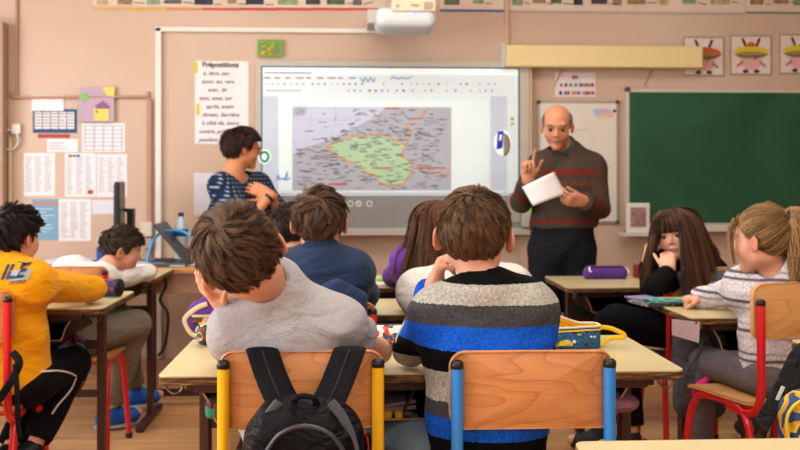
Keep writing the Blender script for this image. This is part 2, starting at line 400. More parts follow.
def hand_prims(w, d, n, L, side, curl=(25,30,20), spread=.1, curls=None, thumb=(45,20), fat=1.):
    """w wrist, d towards fingers, n palm normal, side +1/-1 = which way the thumb lies along cross(d,n)"""
    d=nrm(d); n=nrm(np.array(n,float)-d*np.dot(n,d)); s=np.cross(d,n)*side; w=np.array(w,float); o=[]
    RR=np.stack([s,d,n],1)
    o.append(Ell(w+d*.27*L, (.21*L*fat,.32*L,.085*L*fat), RR, .02)); o.append(Cap(w-d*.02*L, w+d*.15*L, .13*L*fat, .13*L*fat, .02, u=s, ratio=1.25))
    o.append(Box(w+d*.36*L, (.20*L,.15*L,.065*L), RR, .05*L, .012))
    lens=(.40,.45,.42,.33)
    for i in range(4):
        f=1-2*i/3; b=w+d*.47*L+s*f*.16*L-d*(.05*L if i==3 else 0); dd=nrm(d+s*f*spread); cu=(curls[i] if curls else curl); ang=0; p=b
        for j, fr in enumerate((.45,.32,.27)):
            ang+=math.radians(cu[j]); v=dd*math.cos(ang)+n*math.sin(ang); q=p+v*lens[i]*L*fr
            r=.047*L*fat*(1-.1*j); o.append(Cap(p,q,r,r*.92,.004 if j else .008)); p=q
    b=w+d*.12*L+s*.12*L; a=math.radians(thumb[0]); v=nrm(d*math.cos(a)+s*math.sin(a)+n*.25); q=b+v*.26*L
    o.append(Cap(b,q,.075*L*fat,.055*L*fat,.012)); a2=math.radians(thumb[0]-thumb[1]); v=nrm(d*math.cos(a2)+s*math.sin(a2)+n*.35); q2=q+v*.17*L
    o.append(Cap(q,q2,.054*L*fat,.046*L*fat,.004)); o.append(Cap(q2,q2+nrm(v+n*.2)*.13*L,.046*L*fat,.04*L*fat,.004))
    return o
def B(j, a, infl, s, adult=False, torso_only=False):
    """body volumes; a = flags"""
    k=.035
    u=nrm(j['sr']-j['sl']); o=[]
    wd=(.088 if not adult else .115)*s; wp=(.092 if not adult else .115)*s; ra=1.38 if not adult else 1.42
    rx=1.3 if not adult else 1.25
    uh=nrm(j['hr']-j['hl'])
    o.append(Cap(j['pe'], (j['pe']+j['ch'])/2, wp+infl, wd*.94+infl, k, u=nrm(uh+u), ratio=rx)); o.append(Cap((j['pe']+j['ch'])/2, j['ch'], wd*.94+infl, wd+infl, k, u=u, ratio=ra))
    mid=(j['sl']+j['sr'])/2
    o.append(Cap(j['ch'], j['ch']*.45+mid*.55, wd+infl, wd*.82+infl, .04, u=u, ratio=ra))
    o.append(Cap(j['sl'], j['sr'], (.048 if not adult else .062)*s+infl, None, .05))
    for q in ('sl','sr'): o.append(Cap(j['nb']-np.array((0,0,.012)), j[q]+np.array((0,0,.0)), (.036 if not adult else .045)*s+infl, (.040 if not adult else .05)*s+infl, .05))
    return o
def limb(o, p, q, r1, r2, k=.02, **kw): o.append(Cap(p,q,r1,r2,k,**kw))
def person(name, label, cat, j, fwd, up=(0,0,1), roll=0, h=.21, s=1., adult=False, res=.006, skin='D8A288', hair=None,
           top=None, pants=None, shoes=None, hands=None, brow='3A2A20', eyes='4A3020', sock=None, thin=1., tint=None, group=None, facecol=None):
    j={k:np.array(v,float) for k,v in j.items()}
    R=frame(fwd,up,roll); hc=j['hd']
    root=empty('person',(j['pe'][0],j['pe'][1],0),0,label,cat,group)
    # defaults for legs
    T=lambda x,y,z: hc+R@(np.array((x,y,z))*h)
    pr=B(j,None,-.004,s,adult)
    nk=(.043 if not adult else .058)*s*(1 if thin==1. else .9)
    nbase=T(0,-.1,-.2); pr.append(Cap(nbase, j['nb'], nk, nk*1.08, .03))
    A=(.034,.029,.027,.020) if not adult else (.046,.038,.036,.025)
    A=[a*s for a in A]
    for q in 'lr':
        limb(pr,j['s'+q],j['e'+q],A[0],A[1]); limb(pr,j['e'+q],j['w'+q],A[2],A[3])
        hd=(hands or {}).get(q)
        L=(.145 if not adult else .185)*s
        if hd is None: hd=dict(d=j['w'+q]-j['e'+q], n=(0,0,-1))
        hd=dict(hd); dd=hd.pop('d'); nn=hd.pop('n'); sd=hd.pop('side', (1 if q=='l' else -1))
        pr+=hand_prims(j['w'+q],dd,nn,L,sd,**hd)
    G=(.062,.043,.043,.028) if not adult else (.08,.055,.052,.036)
    G=[a*s for a in G]
    foot={}
    for q in 'lr':
        limb(pr,j['h'+q],j['k'+q],G[0],G[1],.03); limb(pr,j['k'+q],j['a'+q],G[2],G[3])
        fd=j.get('f'+q, np.array((0,1.,0))); fd=nrm(fd); foot[q]=fd
        L=(.20 if not adult else .25)*s; limb(pr,j['a'+q]-fd*.03*s+np.array((0,0,-.03*s)),j['a'+q]+fd*(L-.07)-np.array((0,0,.045*s)),.026*s,.022*s)
    pr+=head_prims(hc,R,h,adult,thin)
    V,F=sdf(pr,res,relax=1)
    # paint
    base=np.array(S(skin)); col=np.tile(base,(len(V),1)); l=(V-hc)@R/h
    red=np.array(S('C9705F')); lipc=np.array(S('B5605A' if not adult else 'A8655A'))
    def mixin(w,c,amt): 
        nonlocal col
        w=np.clip(w,0,1)[:,None]*amt; col=col*(1-w)+np.array(c)*w
    inh=(np.abs(l)<.62).all(1)
    g=lambda x,y,z,rx,ry,rz: np.exp(-(((l[:,0]-x)/rx)**2+((l[:,1]-y)/ry)**2+((l[:,2]-z)/rz)**2))
    for sgn in (-1,1):
        mixin(g(sgn*.18,.3,-.13,.1,.15,.09),red,.45 if not adult else .15); mixin(g(sgn*.39,-.05,-.03,.06,.14,.16)*1.5,red,.6)
        bz=l[:,2]-(.105+.0-.35*(np.abs(l[:,0])-.13)**2*4)
        mixin(np.exp(-(((l[:,0]-sgn*.14)/.08)**4+(bz/.022)**2))*(l[:,1]>.2),S(brow),.85)
        mixin(np.exp(-(((l[:,0]-sgn*.135)/.062)**4+((l[:,2]-.024)/.012)**2))*(l[:,1]>.25),S(brow),.7)
    mixin(np.exp(-((l[:,0]/.075)**4+((l[:,2]+.26)/.035)**4))*(l[:,1]>.25),lipc,.85)
    mixin(g(0,.43,-.1,.05,.08,.06),red,.3)
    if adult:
        for sgn in (-1,1): mixin(g(sgn*.135,.33,.0,.075,.12,.055),base*.55,.55)  # eye socket shade painted into the adult skin colour
    if facecol: col=facecol(l,col)
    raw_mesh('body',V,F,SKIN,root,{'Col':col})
    # eyes
    for sgn in (-1,1):
        e=MB(); ec=T(sgn*.135,.292,.003); r=.0655*h; prof=[]
        ax=R@nrm((0,1,-.05))
        for i in range(15):
            a=PI*i/14; prof.append((r*math.sin(a),-r*math.cos(a)))
        e.lathe(prof,(0,0,0),18)
        q=Vector((0,0,1)).rotation_difference(Vector(ax)).to_matrix()
        n0=18
        for fi in range(len(e.F)):
            zc=np.mean([e.V[v][2] for v in e.F[fi]])/r
            e.M[fi]=2 if zc>.955 else (1 if zc>.80 else 0)
        e.V=[tuple(np.array(q@Vector(v))+ec) for v in e.V]
        e.build('eye',[mat('eye_white',S('E8E0DA'),.25),mat('iris_'+eyes,S(eyes),.2),mat('pupil',(.01,.01,.01),.1)],root,smooth=2)
    # ---- clothing
    if top:
        t=top; inf=t.get('infl',.010); tp=B(j,None,inf,s,adult)
        sl=t.get('sleeve',1.0); out=t.get('sinf',.010)
        for q in 'lr':
            S_,E_,W_=j['s'+q],j['e'+q],j['w'+q]
            if sl<=.99 and sl<=.5:
                f=sl*2; e=S_+(E_-S_)*f; tp.append(Cap(S_,e,A[0]+out+.008,A[0]+out+t.get('flare',.012),.03,flat=1))
            else:
                tp.append(Cap(S_,E_,A[0]+out+.006,A[1]+out,.03)); f=(sl-.5)*2; tp.append(Cap(E_,E_+(W_-E_)*f,A[2]+out,A[3]+out+.003,.012,flat=1))
        # neck hole
        nd=nrm(T(0,-.1,-.3)-j['nb']); nr=nk*1.08+t.get('collar_gap',.006)
        tp.append(Cap(j['nb']+nd*t.get('neckline',.012)+nrm(fwd)*.006*0, j['nb']+nd*.15, nr, nr+.02, .006,'-'))
        if t.get('hem_z'): tp.append(Box(np.array((j['pe'][0],j['pe'][1],t['hem_z']-.5)),(.6,.45,.5),None,.001,.006,'-'))
        if t.get('vneck'):
            vd=np.array(t['vneck'][0]); tp.append(Cap(j['nb']+nd*.05+vd*.03, j['nb']+vd*t['vneck'][1], .05, .012, .006,'-'))
        V,F=sdf(tp,t.get('res',res),post=t.get('post',folds(.0035,45,random.random()*9)))
        if t.get('cut'): 
            pass
        at={}
        if t.get('s'): at['s']=t['s'](V,j)
        if t.get('col'): at['Col']=t['col'](V,j)
        o=raw_mesh(t.get('name','shirt'),V,F,t['mat'],root,at)
        if t.get('label'): o['label']=t['label']
        root['_top']=1; del root['_top']
        if t.get('collar'):
            cm=MB(); c0=j['nb']+nd*t.get('collar_up',.018); Rr=nr+.004; up_=nd; x=nrm(np.cross(nrm(fwd),up_)); y=np.cross(up_,x)
            pts=[c0+Rr*(math.cos(a)*x+math.sin(a)*y*1.05)+up_*.004*math.cos(a) for a in np.linspace(0,2*PI,24,endpoint=False)]
            cm.tube(pts,t.get('collar_r',.007),8,closed=True,flat=t.get('collar_flat',(1.4,.8)),up=nd); cm.build('collar',t['collar'],root,smooth=True)
    if pants:
        t=pants; inf=t.get('infl',.010); pp=[]; uh=nrm(j['hr']-j['hl']); wp=(.092 if not adult else .115)*s
        pp.append(Cap(j['pe']+nrm(j['ch']-j['pe'])*t.get('rise',.02),j['pe'],wp+min(inf,.02)-.006,wp+inf,.03,u=uh,ratio=1.3 if not adult else 1.25))
        for q in 'lr':
            f=t.get('len',.92); pp.append(Cap(j['h'+q],j['k'+q],G[0]+inf+.004,G[1]+inf+.004,.035)); a=j['k'+q]+(j['a'+q]-j['k'+q])*f; pp.append(Cap(j['k'+q],a,G[2]+inf+.004,t.get('ankle',G[3]+inf+.006),.02,flat=1))
        V,F=sdf(pp,t.get('res',res),post=t.get('post',folds(.004,38,random.random()*9)))
        at={}
        if t.get('s'): at['s']=t['s'](V,j)
        raw_mesh('trousers',V,F,t['mat'],root,at)
    if shoes:
        for q in 'lr':
            fd=foot[q]; fd=nrm((fd[0],fd[1],fd[2] if abs(fd[2])>.3 else 0)); L=(.215 if not adult else .27)*s; a=j['a'+q]; upv=np.array((0,0,1.)); x=nrm(np.cross(fd,upv)); upv=np.cross(x,fd)
            heel=a-fd*.045*s-upv*.055*s; toe=heel+fd*(L-.07)
            sp=[Cap(heel,toe,.036*s,.033*s,.02,u=x,ratio=1.15),Cap(a-upv*.01,a-upv*.05*s,.037*s,.04*s,.02),Cap(a-upv*.025,toe,.03*s,.03*s,.02)]
            sp.append(Cap(a+upv*.08,a+upv*.012,.03*s,.026*s,.004,'-'))
            sp.append(Box(heel+fd*(L/2-.05)-upv*.13*s,(.2,.2,.09*s),np.stack([x,fd,upv],1),.001,.004,'-'))
            V,F=sdf(sp,min(res,.006)); so=raw_mesh('shoe',V,F,shoes['mat'],root)
            if shoes.get('accent'):
                ab=MB(); ac=a+upv*.004; ab.tube([ac+(x*math.cos(tt)*.036+fd*math.sin(tt)*.042)*s+upv*(.004+.012*math.sin(tt)) for tt in np.linspace(0,2*PI,18,endpoint=False)],.007,8,closed=True); ab.tube([ac+fd*.04+upv*-.004,ac+fd*.085-upv*.025],.007,6); ab.build('shoe_trim',shoes['accent'],root,smooth=True)
            bs=MB(); poly=[]
            for i in range(20):
                t=2*PI*i/20; poly.append((math.cos(t)*(.041 if math.sin(t)>-.2 else .034)*s, L/2-.045+math.sin(t)*L/2*.98))
            bs.prism(poly,.016*s,(heel-upv*.046*s,x,fd,upv)); bs.build('sole',shoes.get('sole',mat('sole_white',S('D8D8D4'),.6)),so,bevel=.004) if False else bs.build('sole',shoes.get('sole',mat('sole_white',S('D8D8D4'),.6)),root,bevel=.004)
    if hair: make_hair(root,hc,R,h,j,hair)
    return root
# ---------------------------------------------------------------- hair
HE=np.array((0,-.06,.13)); HR=np.array((.335,.415,.365))
def hairline(style):
    if style=='bald': return lambda l: np.minimum(np.minimum(l[:,2]-np.interp(l[:,1],[-.5,-.3,-.18,-.12,.02,.06,.12,.5],[-.28,-.28,-.2,.10,.10,-.02,.1,.9]), .30+.25*(-l[:,1]-.2)-l[:,2]), .10-l[:,1])
    ys,zs=dict(short=([-.6,-.3,-.18,-.12,.02,.05,.12,.2,.5],[-.30,-.30,-.2,.09,.09,-.04,.02,.22,.27]),
               long=([-.6,-.2,-.1,.02,.1,.22,.5],[-.35,-.35,-.25,.02,.08,.24,.27]))[style]
    return lambda l: l[:,2]-np.interp(l[:,1],ys,zs)
def hair_mat(name,c1,c2,rough=.5,spec=.35):
    if name in MATS: return MATS[name]
    m=bpy.data.materials.new(name); nt,b=nodes_of(m); N,L=nt.nodes,nt.links
    a=N.new('ShaderNodeAttribute'); a.attribute_name='s'; r=ramp(nt,[(0,S(c1)),(1,S(c2))]); L.new(a.outputs['Fac'],r.inputs[0]); L.new(r.outputs[0],b.inputs['Base Color'])
    b.inputs['Roughness'].default_value=rough; b.inputs['Specular IOR Level'].default_value=spec
    MATS[name]=m; return m
def push(p, pad, E=None, Rr=None):
    q=(p-HE)/(HR+pad); r=np.linalg.norm(q,axis=-1,keepdims=True); f=np.where(r<1,1/np.maximum(r,1e-6),1.); return HE+q*f*(HR+pad)
def hair_tubes(paths, rad, sides=3):
    """paths (N,S,3) -> V,F,param"""
    N,S_,_=paths.shape; T=np.gradient(paths,axis=1); T/=np.linalg.norm(T,axis=2,keepdims=True)+1e-9
    ref=np.array((.31,.52,.79)); U=np.cross(T,ref); U/=np.linalg.norm(U,axis=2,keepdims=True)+1e-9; Wv=np.cross(T,U)
    rad=np.asarray(rad)
    if rad.ndim==1: rad=np.tile(rad,(N,1))
    ang=2*PI*np.arange(sides)/sides
    V=paths[:,:,None,:]+rad[:,:,None,None]*(np.cos(ang)[None,None,:,None]*U[:,:,None,:]+np.sin(ang)[None,None,:,None]*Wv[:,:,None,:])
    idx=np.arange(N*S_*sides).reshape(N,S_,sides); a=idx[:,:-1,:]; b=idx[:,1:,:]
    F=np.stack([a,np.roll(a,-1,2),np.roll(b,-1,2),b],-1).reshape(-1,4)
    return V.reshape(-1,3),F
def make_hair(root,hc,R,h,j,H):
    rs=np.random.RandomState(H.get('seed',1)); hl0=hairline(H.get('line','short')); dr=H.get('drop',0); hl=(lambda l: hl0(l)+dr*np.clip((-l[:,1]-.12)/.1,0,1)) if dr else hl0; thick=H.get('thick',.06)
    # cap volume
    cap=[Ell(HE,HR+thick*.42,None,0.02)]
    if H.get('extra'): cap+=[Ell(c_,r_,None,.06) for c_,r_ in H['extra']]
    def post(p,F):
        g=-(hl(p)+.02+.03*wob(p,14,2)); return np.maximum(F,g*.6)
    # lattice in unit space (scaled)
    class Mask:
        op='-'
    V,F=sdf(cap,.022,post=None,relax=0)
    keep=hl(V)>-.01+.02*wob(V,20,3)
    Fk=F[keep[F].all(1)]; used=np.unique(Fk); mp=-np.ones(len(V),int); mp[used]=np.arange(len(used)); V=V[used]; Fk=mp[Fk]
    w=wob(V,16,H.get('seed',1)); V=HE+(V-HE)*(1+.02*w[:,None]); 
    if H.get('line')=='bald': V=HE+(V-HE)*.985
    allV=[hc+(V*h)@R.T]; allF=[Fk]; allS=[np.full(len(V),.22)]; off=len(V)
    grav=R.T@np.array((0,0,-1.))
    Wd=np.array(H.get('whorl',(.06,-.62,.78))); Wd=Wd/np.linalg.norm(Wd); Wp=HE+HR*Wd
    K=H.get('guides',140); n=H.get('n',4000); Sg=H.get('seg',6); L=H.get('len',.22); 
    def roots(m):
        out=np.zeros((0,3))
        while len(out)<m:
            d=rs.randn(m*3,3); d/=np.linalg.norm(d,axis=1,keepdims=True); p=HE+HR*d; p=p[hl(p)>0.0]; p=p[(H['rmask'](p) if H.get('rmask') else np.ones(len(p),bool))]; out=np.concatenate([out,p])
        return out[:m]
    G=roots(K); lens=L*(.75+.5*rs.rand(K))
    if H.get('lenf'): lens=H['lenf'](G)*(.9+.2*rs.rand(K))
    jit=rs.randn(K,3)*H.get('jit',.35); lift=H.get('lift',.06)*(.4+1.2*rs.rand(K))
    G=push(G,thick*.5) if H.get('line')!='bald' else G
    path=[G]; p=G.copy(); d=None
    for i in range(Sg-1):
        nvec=(p-HE)/(HR**2); nvec/=np.linalg.norm(nvec,axis=1,keepdims=True)
        f=(p-Wp)*H.get('radial',1.); f/=np.linalg.norm(f,axis=1,keepdims=True)+1e-6
        f=f+H.get('swirl',.5)*np.cross(nvec,f)+jit+grav*H.get('g',.3)
        if H.get('bias') is not None: f=f+np.array(H['bias'])
        if H.get('pull') is not None:
            f=np.array(H['pull'])-p; f/=np.linalg.norm(f,axis=1,keepdims=True)+1e-6; f=f+jit*.2
        below=(p[:,2]<HE[2]-.05)&(H.get('g',.3)>1)
        f=f-nvec*(f*nvec).sum(1,keepdims=True)*np.where(below,0.,1.)[:,None]
        f/=np.linalg.norm(f,axis=1,keepdims=True)+1e-6
        d=f if d is None else (d*.45+f*.55); d/=np.linalg.norm(d,axis=1,keepdims=True)
        p=p+d*(lens/(Sg-1))[:,None]; t=(i+1)/(Sg-1)
        pad=(thick*min(1,.6+1.2*t)+lift*t)[:,None]
        if H.get('g',.3)<1:
            q=(p-HE)/(HR+pad); r=np.linalg.norm(q,axis=1,keepdims=True); p2=HE+q/r*(HR+pad); w_=np.clip((p2[:,2:3]+.22)/.1,0,1); p=np.where(r>1,p2*w_+p*(1-w_),p2)
        else: p=push(p,pad)
        if H.get('line')=='long':
            fm=(p[:,1]>.08)&(p[:,2]<.22)&(p[:,2]>-.9); lim=np.where(p[:,2]>-.45,.305+.0*p[:,2],.16); sx=np.where(p[:,0]>=0,1,-1); p[:,0]=np.where(fm&(np.abs(p[:,0])<lim),sx*lim,p[:,0])
        if H.get('body'):
            pw=hc+(p*h)@R.T
            for (a,b_,r) in H['body'](j):
                ab=b_-a; tt=np.clip(((pw-a)@ab)/(ab@ab+1e-9),0,1)[:,None]; cc=a+tt*ab; dv=pw-cc; dn=np.linalg.norm(dv,axis=1,keepdims=True)
                pw=np.where(dn<r,cc+dv/np.maximum(dn,1e-6)*r,pw)
            p=(pw-hc)@R/h
        path.append(p.copy())
    GP=np.stack(path,1)                                   # K,S,3
    Rt=roots(n); Rt=push(Rt,thick*.45) if H.get('line')!='bald' else Rt
    di=((Rt[:,None,:]-G[None])**2).sum(2); gi=di.argmin(1); ofs=Rt-G[gi]
    t=np.linspace(0,1,Sg)[None,:,None]
    ch=GP[gi]+ofs[:,None,:]*(1-H.get('clump',.6)*t)+rs.randn(n,1,3)*H.get('fuzz',.012)*t
    ch=push(ch,(thick*.8*np.minimum(1,.5+1.2*t)))
    rmul=np.ones((n,Sg))
    if H.get('line','short') in ('short','bald'):
        lowm=-H.get('edge',.035)-.03*rs.rand(n)[:,None]; hv=hl(ch.reshape(-1,3)).reshape(n,Sg); bad=np.maximum.accumulate(hv<lowm,axis=1); rmul=np.where(bad,.02,1.)
        for k in range(1,Sg): ch[:,k]=np.where(bad[:,k:k+1],ch[:,k-1],ch[:,k])
        ch+=rs.randn(*ch.shape)*1e-5
    Wl=hc+(ch*h)@R.T; rad=H.get('rad',.0011)*np.linspace(1,.25,Sg)[None]*rmul
    V2,F2=hair_tubes(Wl,rad); gs=rs.rand(K)[gi]; sv=np.clip(.55*gs+.45*rs.rand(n),0,1); sv=sv[:,None]*np.linspace(.75,1,Sg)[None]
    allV.append(V2); allF.append(F2+off); allS.append(np.repeat(sv.reshape(-1),3)); off+=len(V2)
    for b in H.get('bundles',[]):
        pts=np.array(smooth_pts(b['pts'],3)); m=b.get('n',500); S3=len(pts); rr=np.interp(np.linspace(0,1,S3),np.linspace(0,1,len(b['r'])),b['r'])
        T=np.gradient(pts,axis=0); T/=np.linalg.norm(T,axis=1,keepdims=True); U=np.cross(T,(0.3,1,.2)); U/=np.linalg.norm(U,axis=1,keepdims=True); Wv=np.cross(T,U)
        a=rs.rand(m)*2*PI; q=np.sqrt(rs.rand(m)); ph=rs.rand(m)*6; tw=np.linspace(0,1,S3)
        aa=a[:,None]+.5*np.sin(tw[None]*5+ph[:,None]); pp=pts[None]+(q[:,None]*rr[None])[:,:,None]*(np.cos(aa)[:,:,None]*U[None]+np.sin(aa)[:,:,None]*Wv[None])
        V3,F3=hair_tubes(pp,b.get('rad',.0018)*np.linspace(1,.4,S3)); allV.append(V3); allF.append(F3+off); off+=len(V3)
        allS.append(np.repeat((.3*rs.rand(m)[:,None]+.7*(.5+.5*np.sin(a*3))[:,None]*np.linspace(.7,1,S3)[None]).reshape(-1),3))
    o=raw_mesh('hair',np.concatenate(allV),np.concatenate(allF),H['mat'],root,{'s':np.concatenate(allS)})
    return o
# ================================================================= the room
PAPER=mat('paper_white',S('E4E0E0'),.8,var=.03,vscale=20); INK=mat('ink_grey',S('A2A2AC'),.8); INK_D=mat('ink_dark',S('3A3C44'),.8)
def wallpaint():
    m=bpy.data.materials.new('wall_paint'); nt,b=nodes_of(m); N,L=nt.nodes,nt.links
    tc=N.new('ShaderNodeTexCoord'); n=N.new('ShaderNodeTexNoise'); n.inputs['Scale'].default_value=.9; n.inputs['Detail'].default_value=3; L.new(tc.outputs['Object'],n.inputs['Vector'])
    r=ramp(nt,[(.3,S('C3A995')),(.7,S('CEB7A6'))]); L.new(n.outputs['Fac'],r.inputs[0]); L.new(r.outputs[0],b.inputs['Base Color'])
    f=N.new('ShaderNodeTexNoise'); f.inputs['Scale'].default_value=120; L.new(tc.outputs['Object'],f.inputs['Vector']); bp=N.new('ShaderNodeBump'); bp.inputs['Strength'].default_value=.1; bp.inputs['Distance'].default_value=.003
    L.new(f.outputs['Fac'],bp.inputs['Height']); L.new(bp.outputs[0],b.inputs['Normal']); b.inputs['Roughness'].default_value=.75; b.inputs['Specular IOR Level'].default_value=.2
    return m
WP=wallpaint()
def floor_mat():
    m=bpy.data.materials.new('floor_planks'); nt,b=nodes_of(m); N,L=nt.nodes,nt.links
    tc=N.new('ShaderNodeTexCoord'); mp=N.new('ShaderNodeMapping'); L.new(tc.outputs['Object'],mp.inputs['Vector'])
    br=N.new('ShaderNodeTexBrick'); br.inputs['Scale'].default_value=1; br.inputs['Brick Width'].default_value=1.1; br.inputs['Row Height'].default_value=.085; br.inputs['Mortar Size'].default_value=.0015
    br.inputs['Color1'].default_value=S('C9925E')+(1,); br.inputs['Color2'].default_value=S('E0B07C')+(1,); br.inputs['Mortar'].default_value=S('8A6238')+(1,); br.offset=.37
    L.new(mp.outputs[0],br.inputs['Vector'])
    mp2=N.new('ShaderNodeMapping'); mp2.inputs['Scale'].default_value=(1.2,14,1); L.new(tc.outputs['Object'],mp2.inputs['Vector'])
    n=N.new('ShaderNodeTexNoise'); n.inputs['Scale'].default_value=3; n.inputs['Detail'].default_value=6; L.new(mp2.outputs[0],n.inputs['Vector'])
    mr=N.new('ShaderNodeMapRange'); mr.inputs[1].default_value=.3; mr.inputs[2].default_value=.7; mr.inputs[3].default_value=.8; mr.inputs[4].default_value=1.15; L.new(n.outputs['Fac'],mr.inputs[0])
    mx=N.new('ShaderNodeMix'); mx.data_type='RGBA'; mx.blend_type='MULTIPLY'; mx.inputs[0].default_value=1; L.new(br.outputs['Color'],mx.inputs['A']); L.new(mr.outputs[0],mx.inputs['B']); L.new(mx.outputs['Result'],b.inputs['Base Color'])
    b.inputs['Roughness'].default_value=.32; return m
def struct(name,mb,m,**k):
    o=mb.build(name,m,None,**k); o['kind']='structure'; return o
XL,XR,YB,ZC=-3.35,4.3,-1.6,3.0
struct('floor',MB().span((XL,YB,-.1),(XR,WALL,0)),floor_mat())
struct('wall_front',MB().span((XL,WALL,0),(XR,WALL+.15,ZC)),WP)
struct('wall_right',MB().span((XR,YB,0),(XR+.15,WALL+.15,ZC)),WP)
struct('ceiling',MB().span((XL-.15,YB,ZC),(XR+.15,WALL+.15,ZC+.1)),mat('ceiling_white',S('D8D4CC'),.9,var=.03,bump=.1))
struct('wall_back',MB().span((XL-.15,YB-.15,0),(XR+.15,YB,ZC)),WP)
# left wall with a window band (outside the frame)
m=MB(); m.span((XL-.15,YB,0),(XL,WALL+.15,.85)); m.span((XL-.15,YB,2.5),(XL,WALL+.15,ZC)); 
for a,b_ in ((YB,-1.0),(1.9,2.2),(4.9,WALL+.15)): m.span((XL-.15,a,.85),(XL,b_,2.5))
struct('wall_left',m,WP)
for i_,(ya,yb_) in enumerate(((-1.0,1.9),(2.2,4.9))):
    w=MB(); x0,x1=XL-.10,XL-.05
    for q in (ya,(ya+yb_)/2-.03,yb_-.06): w.span((x0,q,.85),(x1,q+.06,2.5))
    for q in (.85,2.44): w.span((x0,ya,q),(x1,yb_,q+.06))
    struct('window_%d'%(i_+1),w,mat('window_white',S('E4E2DE'),.4),bevel=.004)
m=MB()
m.span((XL,WALL-.012,0),(XR,WALL,.09)); struct('baseboard_front',m,mat('skirting',S('A88468'),.5,var=.05))
# wide pilaster/door casing at the left edge of the front wall
a=W(-30,24); b_=W(8.5,0); casing=MB(); casing.span((a[0],WALL-.10,0),(b_[0],WALL,a[2])); struct('trim_1',casing,mat('casing_brown',S('B09480'),.6,var=.04))
m=MB(); c=W(-60,0)[0]; d=W(2.5,0)[0]; m.span((c,WALL-.125,.1),(d,WALL-.10,W(0,24)[2]-.05)); struct('door_1',m,mat('door_pale',S('D8D4DC'),.5,var=.03),bevel=.004)
# ---- wall things helpers
def wrect(mb,x0,y0,x1,y1,dy,m=0,th=.0015,Y=WALL):
    a=W(x0,y0,Y); b=W(x1,y1,Y); mb.span((a[0],Y-dy-th,b[2]),(b[0],Y-dy,a[2]),m)
def wtext(mb,body,px,py,size_px,m=0,dy=.004,shear=0,sx=1,bold=0,Y=WALL,align='LEFT'):
    V,F=text_geo(body,1,shear,bold,align,sx); sc=size_px/FPX*Y; a=W(px,py,Y)
    if len(V): mb.add([(a[0]+v[0]*sc,Y-dy,a[2]+v[1]*sc) for v in V],F,m)
def wpoly(mb,pts,dy,m=0,Y=WALL):
    q=[W(x,y,Y) for x,y in pts]; mb.quad([(p[0],Y-dy,p[2]) for p in q][::-1],m)
def wline(mb,pts,wpx,dy,m=0,Y=WALL):
    q=[np.array(W(x,y,Y)) for x,y in pts]; hw=wpx/FPX*Y/2
    for a,b in zip(q[:-1],q[1:]):
        d=nrm((b-a)*np.array((1,0,1))); n=np.array((-d[2],0,d[0]))*hw; e=d*hw*.5
        mb.quad([(p[0],Y-dy,p[2]) for p in (a-n-e,b-n+e,b+n+e,a+n-e)],m)
def wbase(mb_obj): pass
WHITE=mat('plastic_white',S('DCD8D0'),.45); 
# cable trunking
def wthing(name,label,cat,parts,group=None,loc=None):
    """parts: list (name, MB, mats, kwargs)"""
    allv=np.concatenate([np.array(p[1].V) for p in parts]); c=(allv.min(0)+allv.max(0))/2
    if len(parts)==1 and isinstance(parts[0][2],list) and cat not in ('box',):
        nm,mbx,ms=parts[0][:3]; A,Bq=MB(),MB()
        for f,mi in zip(mbx.F,mbx.M): (A if mi==0 else Bq).add([mbx.V[i] for i in f],[tuple(range(len(f)))],max(0,mi-1))
        parts=[('sheet',A,ms[0])]+([('print',Bq,ms[1:])] if Bq.V else [])
    if len(parts)==1:
        p=parts[0]; r=np.array((c[0],WALL,allv.min(0)[2])); p[1].V=[tuple(np.array(v)-r) for v in p[1].V]
        o=p[1].build(name,p[2],None,local=True,**(p[3] if len(p)>3 else {})); o.location=tuple(r); return tag(o,label,cat,group)
    t=empty(name,(c[0],WALL,allv.min(0)[2]),0,label,cat,group)
    for p in parts: p[1].build(p[0],p[2],t,**(p[3] if len(p)>3 else {}))
    return t
m=MB(); a=W(156,28); b_=W(162,262); m.span((a[0],WALL-.025,.095),(b_[0],WALL-.001,a[2]+.0)); 
c=W(398,34); m.span((a[0],WALL-.025,c[2]),(c[0],WALL-.001,W(156,27)[2])); 
wthing('cable_trunking','white cable trunking running up beside the wall papers and across below the frieze','trunking',[('x',m,WHITE,dict(bevel=.004))])
m=MB(); BR=mat('pipe_brown',S('B58C78'),.5)
p=[W(151,262),W(151,100),W(147,97),W(30,97.5),W(14,97),W(11,93)]; p=[np.array((q[0],WALL-.015,q[2])) for q in p]; m.tube(p[:2],.012,10); m.tube(p[2:],.009,10); m.tube([W(17.5,0)-np.array((0,.012,0)),W(17.5,95)-np.array((0,.012,0))],.008,8)
m.tube([W(148.5,262)-np.array((0,.012,0)),W(148.5,92)-np.array((0,.012,0))],.009,8)
wthing('wall_pipe','thin beige heating pipe bending around the pinned up papers','pipe',[('x',m,BR,dict(smooth=True))])
m=MB(); a=W(10,140); m.tube([W(11,260)-np.array((0,.015,0)),W(11,138)-np.array((0,.015,0))],.012,8); 
sk=MB(); wrect(sk,13,124,22,134,0,th=.03); cc=W(11,140); cb=MB(); cb.tube([cc+np.array((.055*math.cos(t),-.03,.062*math.sin(t))) for t in np.linspace(0,2*PI,24,endpoint=False)],.006,8,closed=True)
wthing('wall_socket','wall socket with a coiled white cable near the door casing','socket',[('conduit',m,mat('conduit',S('D2C4A0'),.5),dict(smooth=True)),('socket_plate',sk,WHITE,dict(bevel=.003)),('cable',cb,WHITE,dict(smooth=True))])
